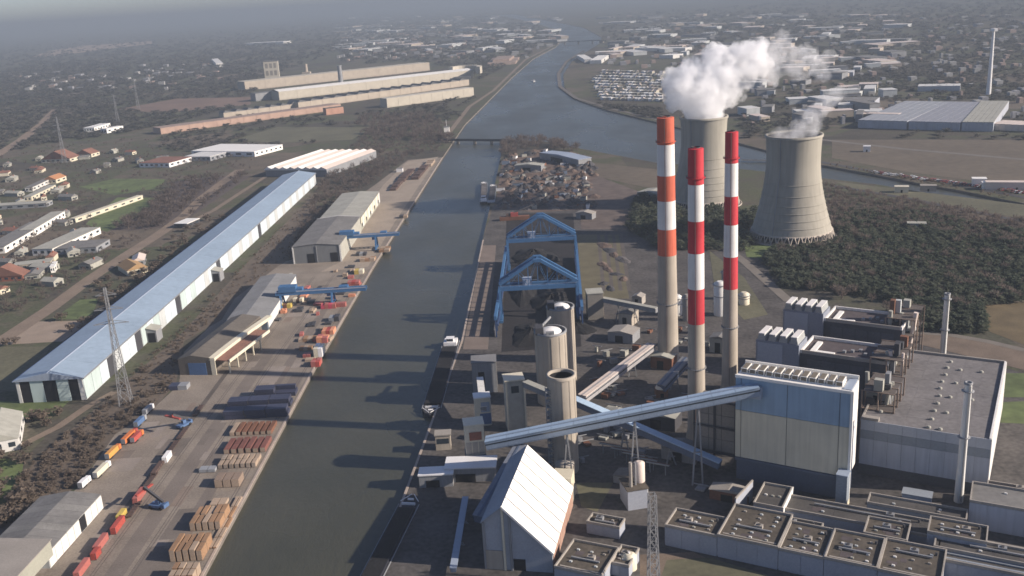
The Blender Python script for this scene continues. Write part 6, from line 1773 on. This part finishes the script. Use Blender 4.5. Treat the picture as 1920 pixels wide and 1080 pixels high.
KNAME = {'bare': 'bare_tree', 'bush': 'bare_bush', 'pine': 'pine_tree'}
KGROUP = {'bare': 'bare trees', 'bush': 'bare bushes', 'pine': 'dark pines'}
allp = {'bare': [], 'bush': [], 'pine': []}
for zn, (poly, n, kd, hr) in ZONES.items():
    pts = keep_clear(to_world(scatter_px(poly, n)))
    for p in pts: allp[kd].append((p[0], p[1], random.uniform(*hr), zn))
near = {k: sorted(v, key=lambda p: -p[2] / math.hypot(p[0], p[1])) for k, v in allp.items()}
trunk_t = MB().rings([(.035, 0), (.025, .3), (.012, .75)], 6)
for kd, lst in near.items():
    crowns = [tri_mesh('crown', crown_template({'bare': 150, 'bush': 110, 'pine': 130}[kd], 30 + s, kd), KMAT[kd]) for s in range(6)]
    tm = trunk_t.mesh('trunk', bark)
    for x, y, h, zn in lst[:285]:
        o = thing(KNAME[kd], LBL[zn], 'bush' if kd == 'bush' else 'tree', (x, y, 0), random.uniform(0, 6.28), KGROUP[kd] + ': ' + zn.replace('_', ' '))
        wdt = h * random.uniform(1.0, 1.4) * {'bush': 1.4, 'pine': 1.5, 'bare': 1.15}[kd]
        o.scale = (wdt, wdt, h)
        part('trunk', tm, None, o); part('crown', random.choice(crowns), None, o)

def mass(name, pts, m, kind, label, n_tri=34, wf=(1.0, 1.4)):
    T = [crown_template(n_tri, 80 + s, kind) for s in range(5)]
    out = []
    for x, y, h in pts:
        t = T[rng.integers(5)]; a = rng.uniform(0, 6.28); c, s = math.cos(a), math.sin(a)
        w = h * rng.uniform(*wf)
        out.append(np.column_stack(((t[:, 0] * c - t[:, 1] * s) * w + x, (t[:, 0] * s + t[:, 1] * c) * w + y, t[:, 2] * h)))
    o = link(name, tri_mesh(name, np.vstack(out), m)); o['kind'] = 'stuff'; o['label'] = label
    return o
for kd, lst in near.items():
    rest = [(x, y, h) for x, y, h, zn in lst[285:]]
    if rest: mass({'bare': 'bare_wood', 'bush': 'scrub', 'pine': 'pine_wood'}[kd], rest, KMAT[kd], kd, {'bare': 'bare winter woodland farther off', 'bush': 'brown scrub farther off', 'pine': 'dark pine wood farther off'}[kd], 60, (1.5, 2.0) if kd == 'pine' else (1.0, 1.4))
# far woods of the plain, clumps of crowns growing sparser with distance
FAR = [([(-40, 300), (-40, 75), (200, 55), (500, 28), (760, 14), (900, 22), (760, 40), (640, 95), (500, 150), (450, 200), (300, 240), (150, 262), (60, 275)], 5200),
       ([(300, 262), (460, 200), (640, 225), (640, 262), (500, 280), (300, 285)], 300),
       ([(640, 120), (640, 40), (900, 24), (1050, 60), (1000, 100), (900, 150), (800, 118)], 900),
       ([(1130, 80), (1130, 30), (1930, -30), (1930, 200), (1700, 170), (1400, 120), (1250, 90)], 2600),
       ([(1380, 215), (1550, 110), (1930, 160), (1930, 190), (1600, 200), (1550, 250), (1400, 262)], 500),
       ([(650, 215), (820, 195), (900, 170), (860, 225), (780, 232)], 160),
       ([(1075, 190), (1240, 205), (1240, 226), (1140, 204)], 120),
       ([(1545, 290), (1700, 250), (1930, 215), (1930, 330), (1700, 310)], 70)]
fp = []
for poly, n in FAR:
    w = keep_clear(to_world(scatter_px(poly, n)))
    for p in w:
        D = math.hypot(p[0], p[1])
        if D > 16000: continue
        fp.append((p[0], p[1], max(6, min(15, D * .0028)) * random.uniform(.6, 1.2)))
mass('far_wood', fp, far_crown, 'leaf', 'dark winter woodland covering the plain toward the horizon', 30, (2.2, 4.2))

# ================================================================== STEAM AND HAZE
def vol_material(name, color, density, noise_scale=None, lo=.4, hi=.6, aniso=.0, center=None):
    m = bpy.data.materials.new(name); m.use_nodes = True
    nt = m.node_tree; n, l = nt.nodes, nt.links
    n.remove(n['Principled BSDF'])
    out = n['Material Output']
    v = n.new('ShaderNodeVolumePrincipled')
    v.inputs['Color'].default_value = (*color, 1); v.inputs['Anisotropy'].default_value = aniso
    v.inputs['Density'].default_value = density
    if noise_scale:
        geo = n.new('ShaderNodeNewGeometry')
        t = n.new('ShaderNodeTexNoise'); t.inputs['Scale'].default_value = noise_scale; t.inputs['Detail'].default_value = 8; t.inputs['Roughness'].default_value = .66
        l.new(geo.outputs['Position'], t.inputs['Vector'])
        mr = n.new('ShaderNodeMapRange'); mr.inputs['From Min'].default_value = lo; mr.inputs['From Max'].default_value = hi
        mr.inputs['To Min'].default_value = 0; mr.inputs['To Max'].default_value = density
        l.new(t.outputs['Fac'], mr.inputs['Value']); l.new(mr.outputs['Result'], v.inputs['Density'])
    l.new(v.outputs[0], out.inputs['Volume'])
    return m
def puff_mesh(name, balls, voxel, m, loc_label, noise=.12):
    bm = bmesh.new()
    for (c, r) in balls:
        bmesh.ops.create_icosphere(bm, subdivisions=3, radius=r, matrix=Matrix.Translation(c))
    me = bpy.data.meshes.new(name); bm.to_mesh(me); bm.free()
    o = link(name, me)
    rm = o.modifiers.new('union', 'REMESH'); rm.mode = 'VOXEL'; rm.voxel_size = voxel
    tx = bpy.data.textures.new(name + '_clouds', 'CLOUDS'); tx.noise_scale = voxel * 5; tx.noise_depth = 3
    dm = o.modifiers.new('billow', 'DISPLACE'); dm.texture = tx; dm.strength = voxel * 6.0; dm.texture_coords = 'GLOBAL'; dm.mid_level = .5
    tx2 = bpy.data.textures.new(name + '_fine', 'CLOUDS'); tx2.noise_scale = voxel * 1.8; tx2.noise_depth = 2
    dm2 = o.modifiers.new('billow_fine', 'DISPLACE'); dm2.texture = tx2; dm2.strength = voxel * 1.8; dm2.texture_coords = 'GLOBAL'
    me.materials.append(m); o['kind'] = 'stuff'; o['label'] = loc_label
    return o
Y1 = CT1[1]
bl = [((1320, 207), 36, -4), ((1318, 185), 40, -8), ((1288, 165), 42, 0), ((1266, 178), 26, 5), ((1262, 150), 24, 0), ((1330, 150), 46, 8), ((1362, 165), 38, 4), ((1306, 128), 28, 8), ((1345, 115), 34, 10), ((1382, 140), 36, 14),
      ((1392, 108), 30, 12), ((1414, 92), 24, 20), ((1424, 122), 28, 20)]
K = 1.0 / FOC * 1075
balls = [(at_depth(p[0], p[1], Y1 + dy), r * K) for p, r, dy in bl]
puff_mesh('steam_cloud', balls, 2.6, vol_material('steam', (.9995, .9995, .9998), .17, .045, .42, .61), 'thick white steam cloud rising from the left cooling tower')
b2 = [((1440, 105), 30, 20), ((1455, 86), 22, 26), ((1470, 72), 15, 30), ((1478, 112), 30, 30), ((1500, 130), 24, 34), ((1478, 62), 9, 30), ((1440, 142), 24, 20), ((1515, 105), 18, 34), ((1532, 122), 20, 40), ((1552, 108), 16, 44), ((1540, 140), 16, 36)]
balls = [(at_depth(p[0], p[1], Y1 + dy), r * K) for p, r, dy in b2]
puff_mesh('steam_wisps', balls, 3.2, vol_material('steam_thin', (.997, .997, .998), .05, .05, .40, .62), 'thin drifting end of the steam cloud')
K2 = 1.0 / FOC * 910
b3 = [((1470, 262), 26, 0), ((1495, 262), 32, 0), ((1508, 246), 28, 0), ((1517, 232), 24, 2), ((1528, 215), 21, 4), ((1542, 198), 19, 6), ((1558, 184), 17, 8), ((1574, 172), 14, 8), ((1588, 163), 9, 8), ((1520, 240), 20, 4)]
balls = [(at_depth(p[0], p[1], CT2[1] + dy), r * K2) for p, r, dy in b3]
puff_mesh('steam_wisps', balls, 2.6, vol_material('steam_faint', (.999, .999, .9995), .060, .07, .40, .62), 'faint wisp of steam from the right cooling tower')

hz = MB().box(-41000, 41000, -3200, 46000, -6.0, 300.0)
o = link('haze', hz.mesh('haze', vol_material('haze_air', (.295, .345, .405), 0.00015)))
o['kind'] = 'stuff'; o['label'] = 'thin blue-grey haze over the whole plain'
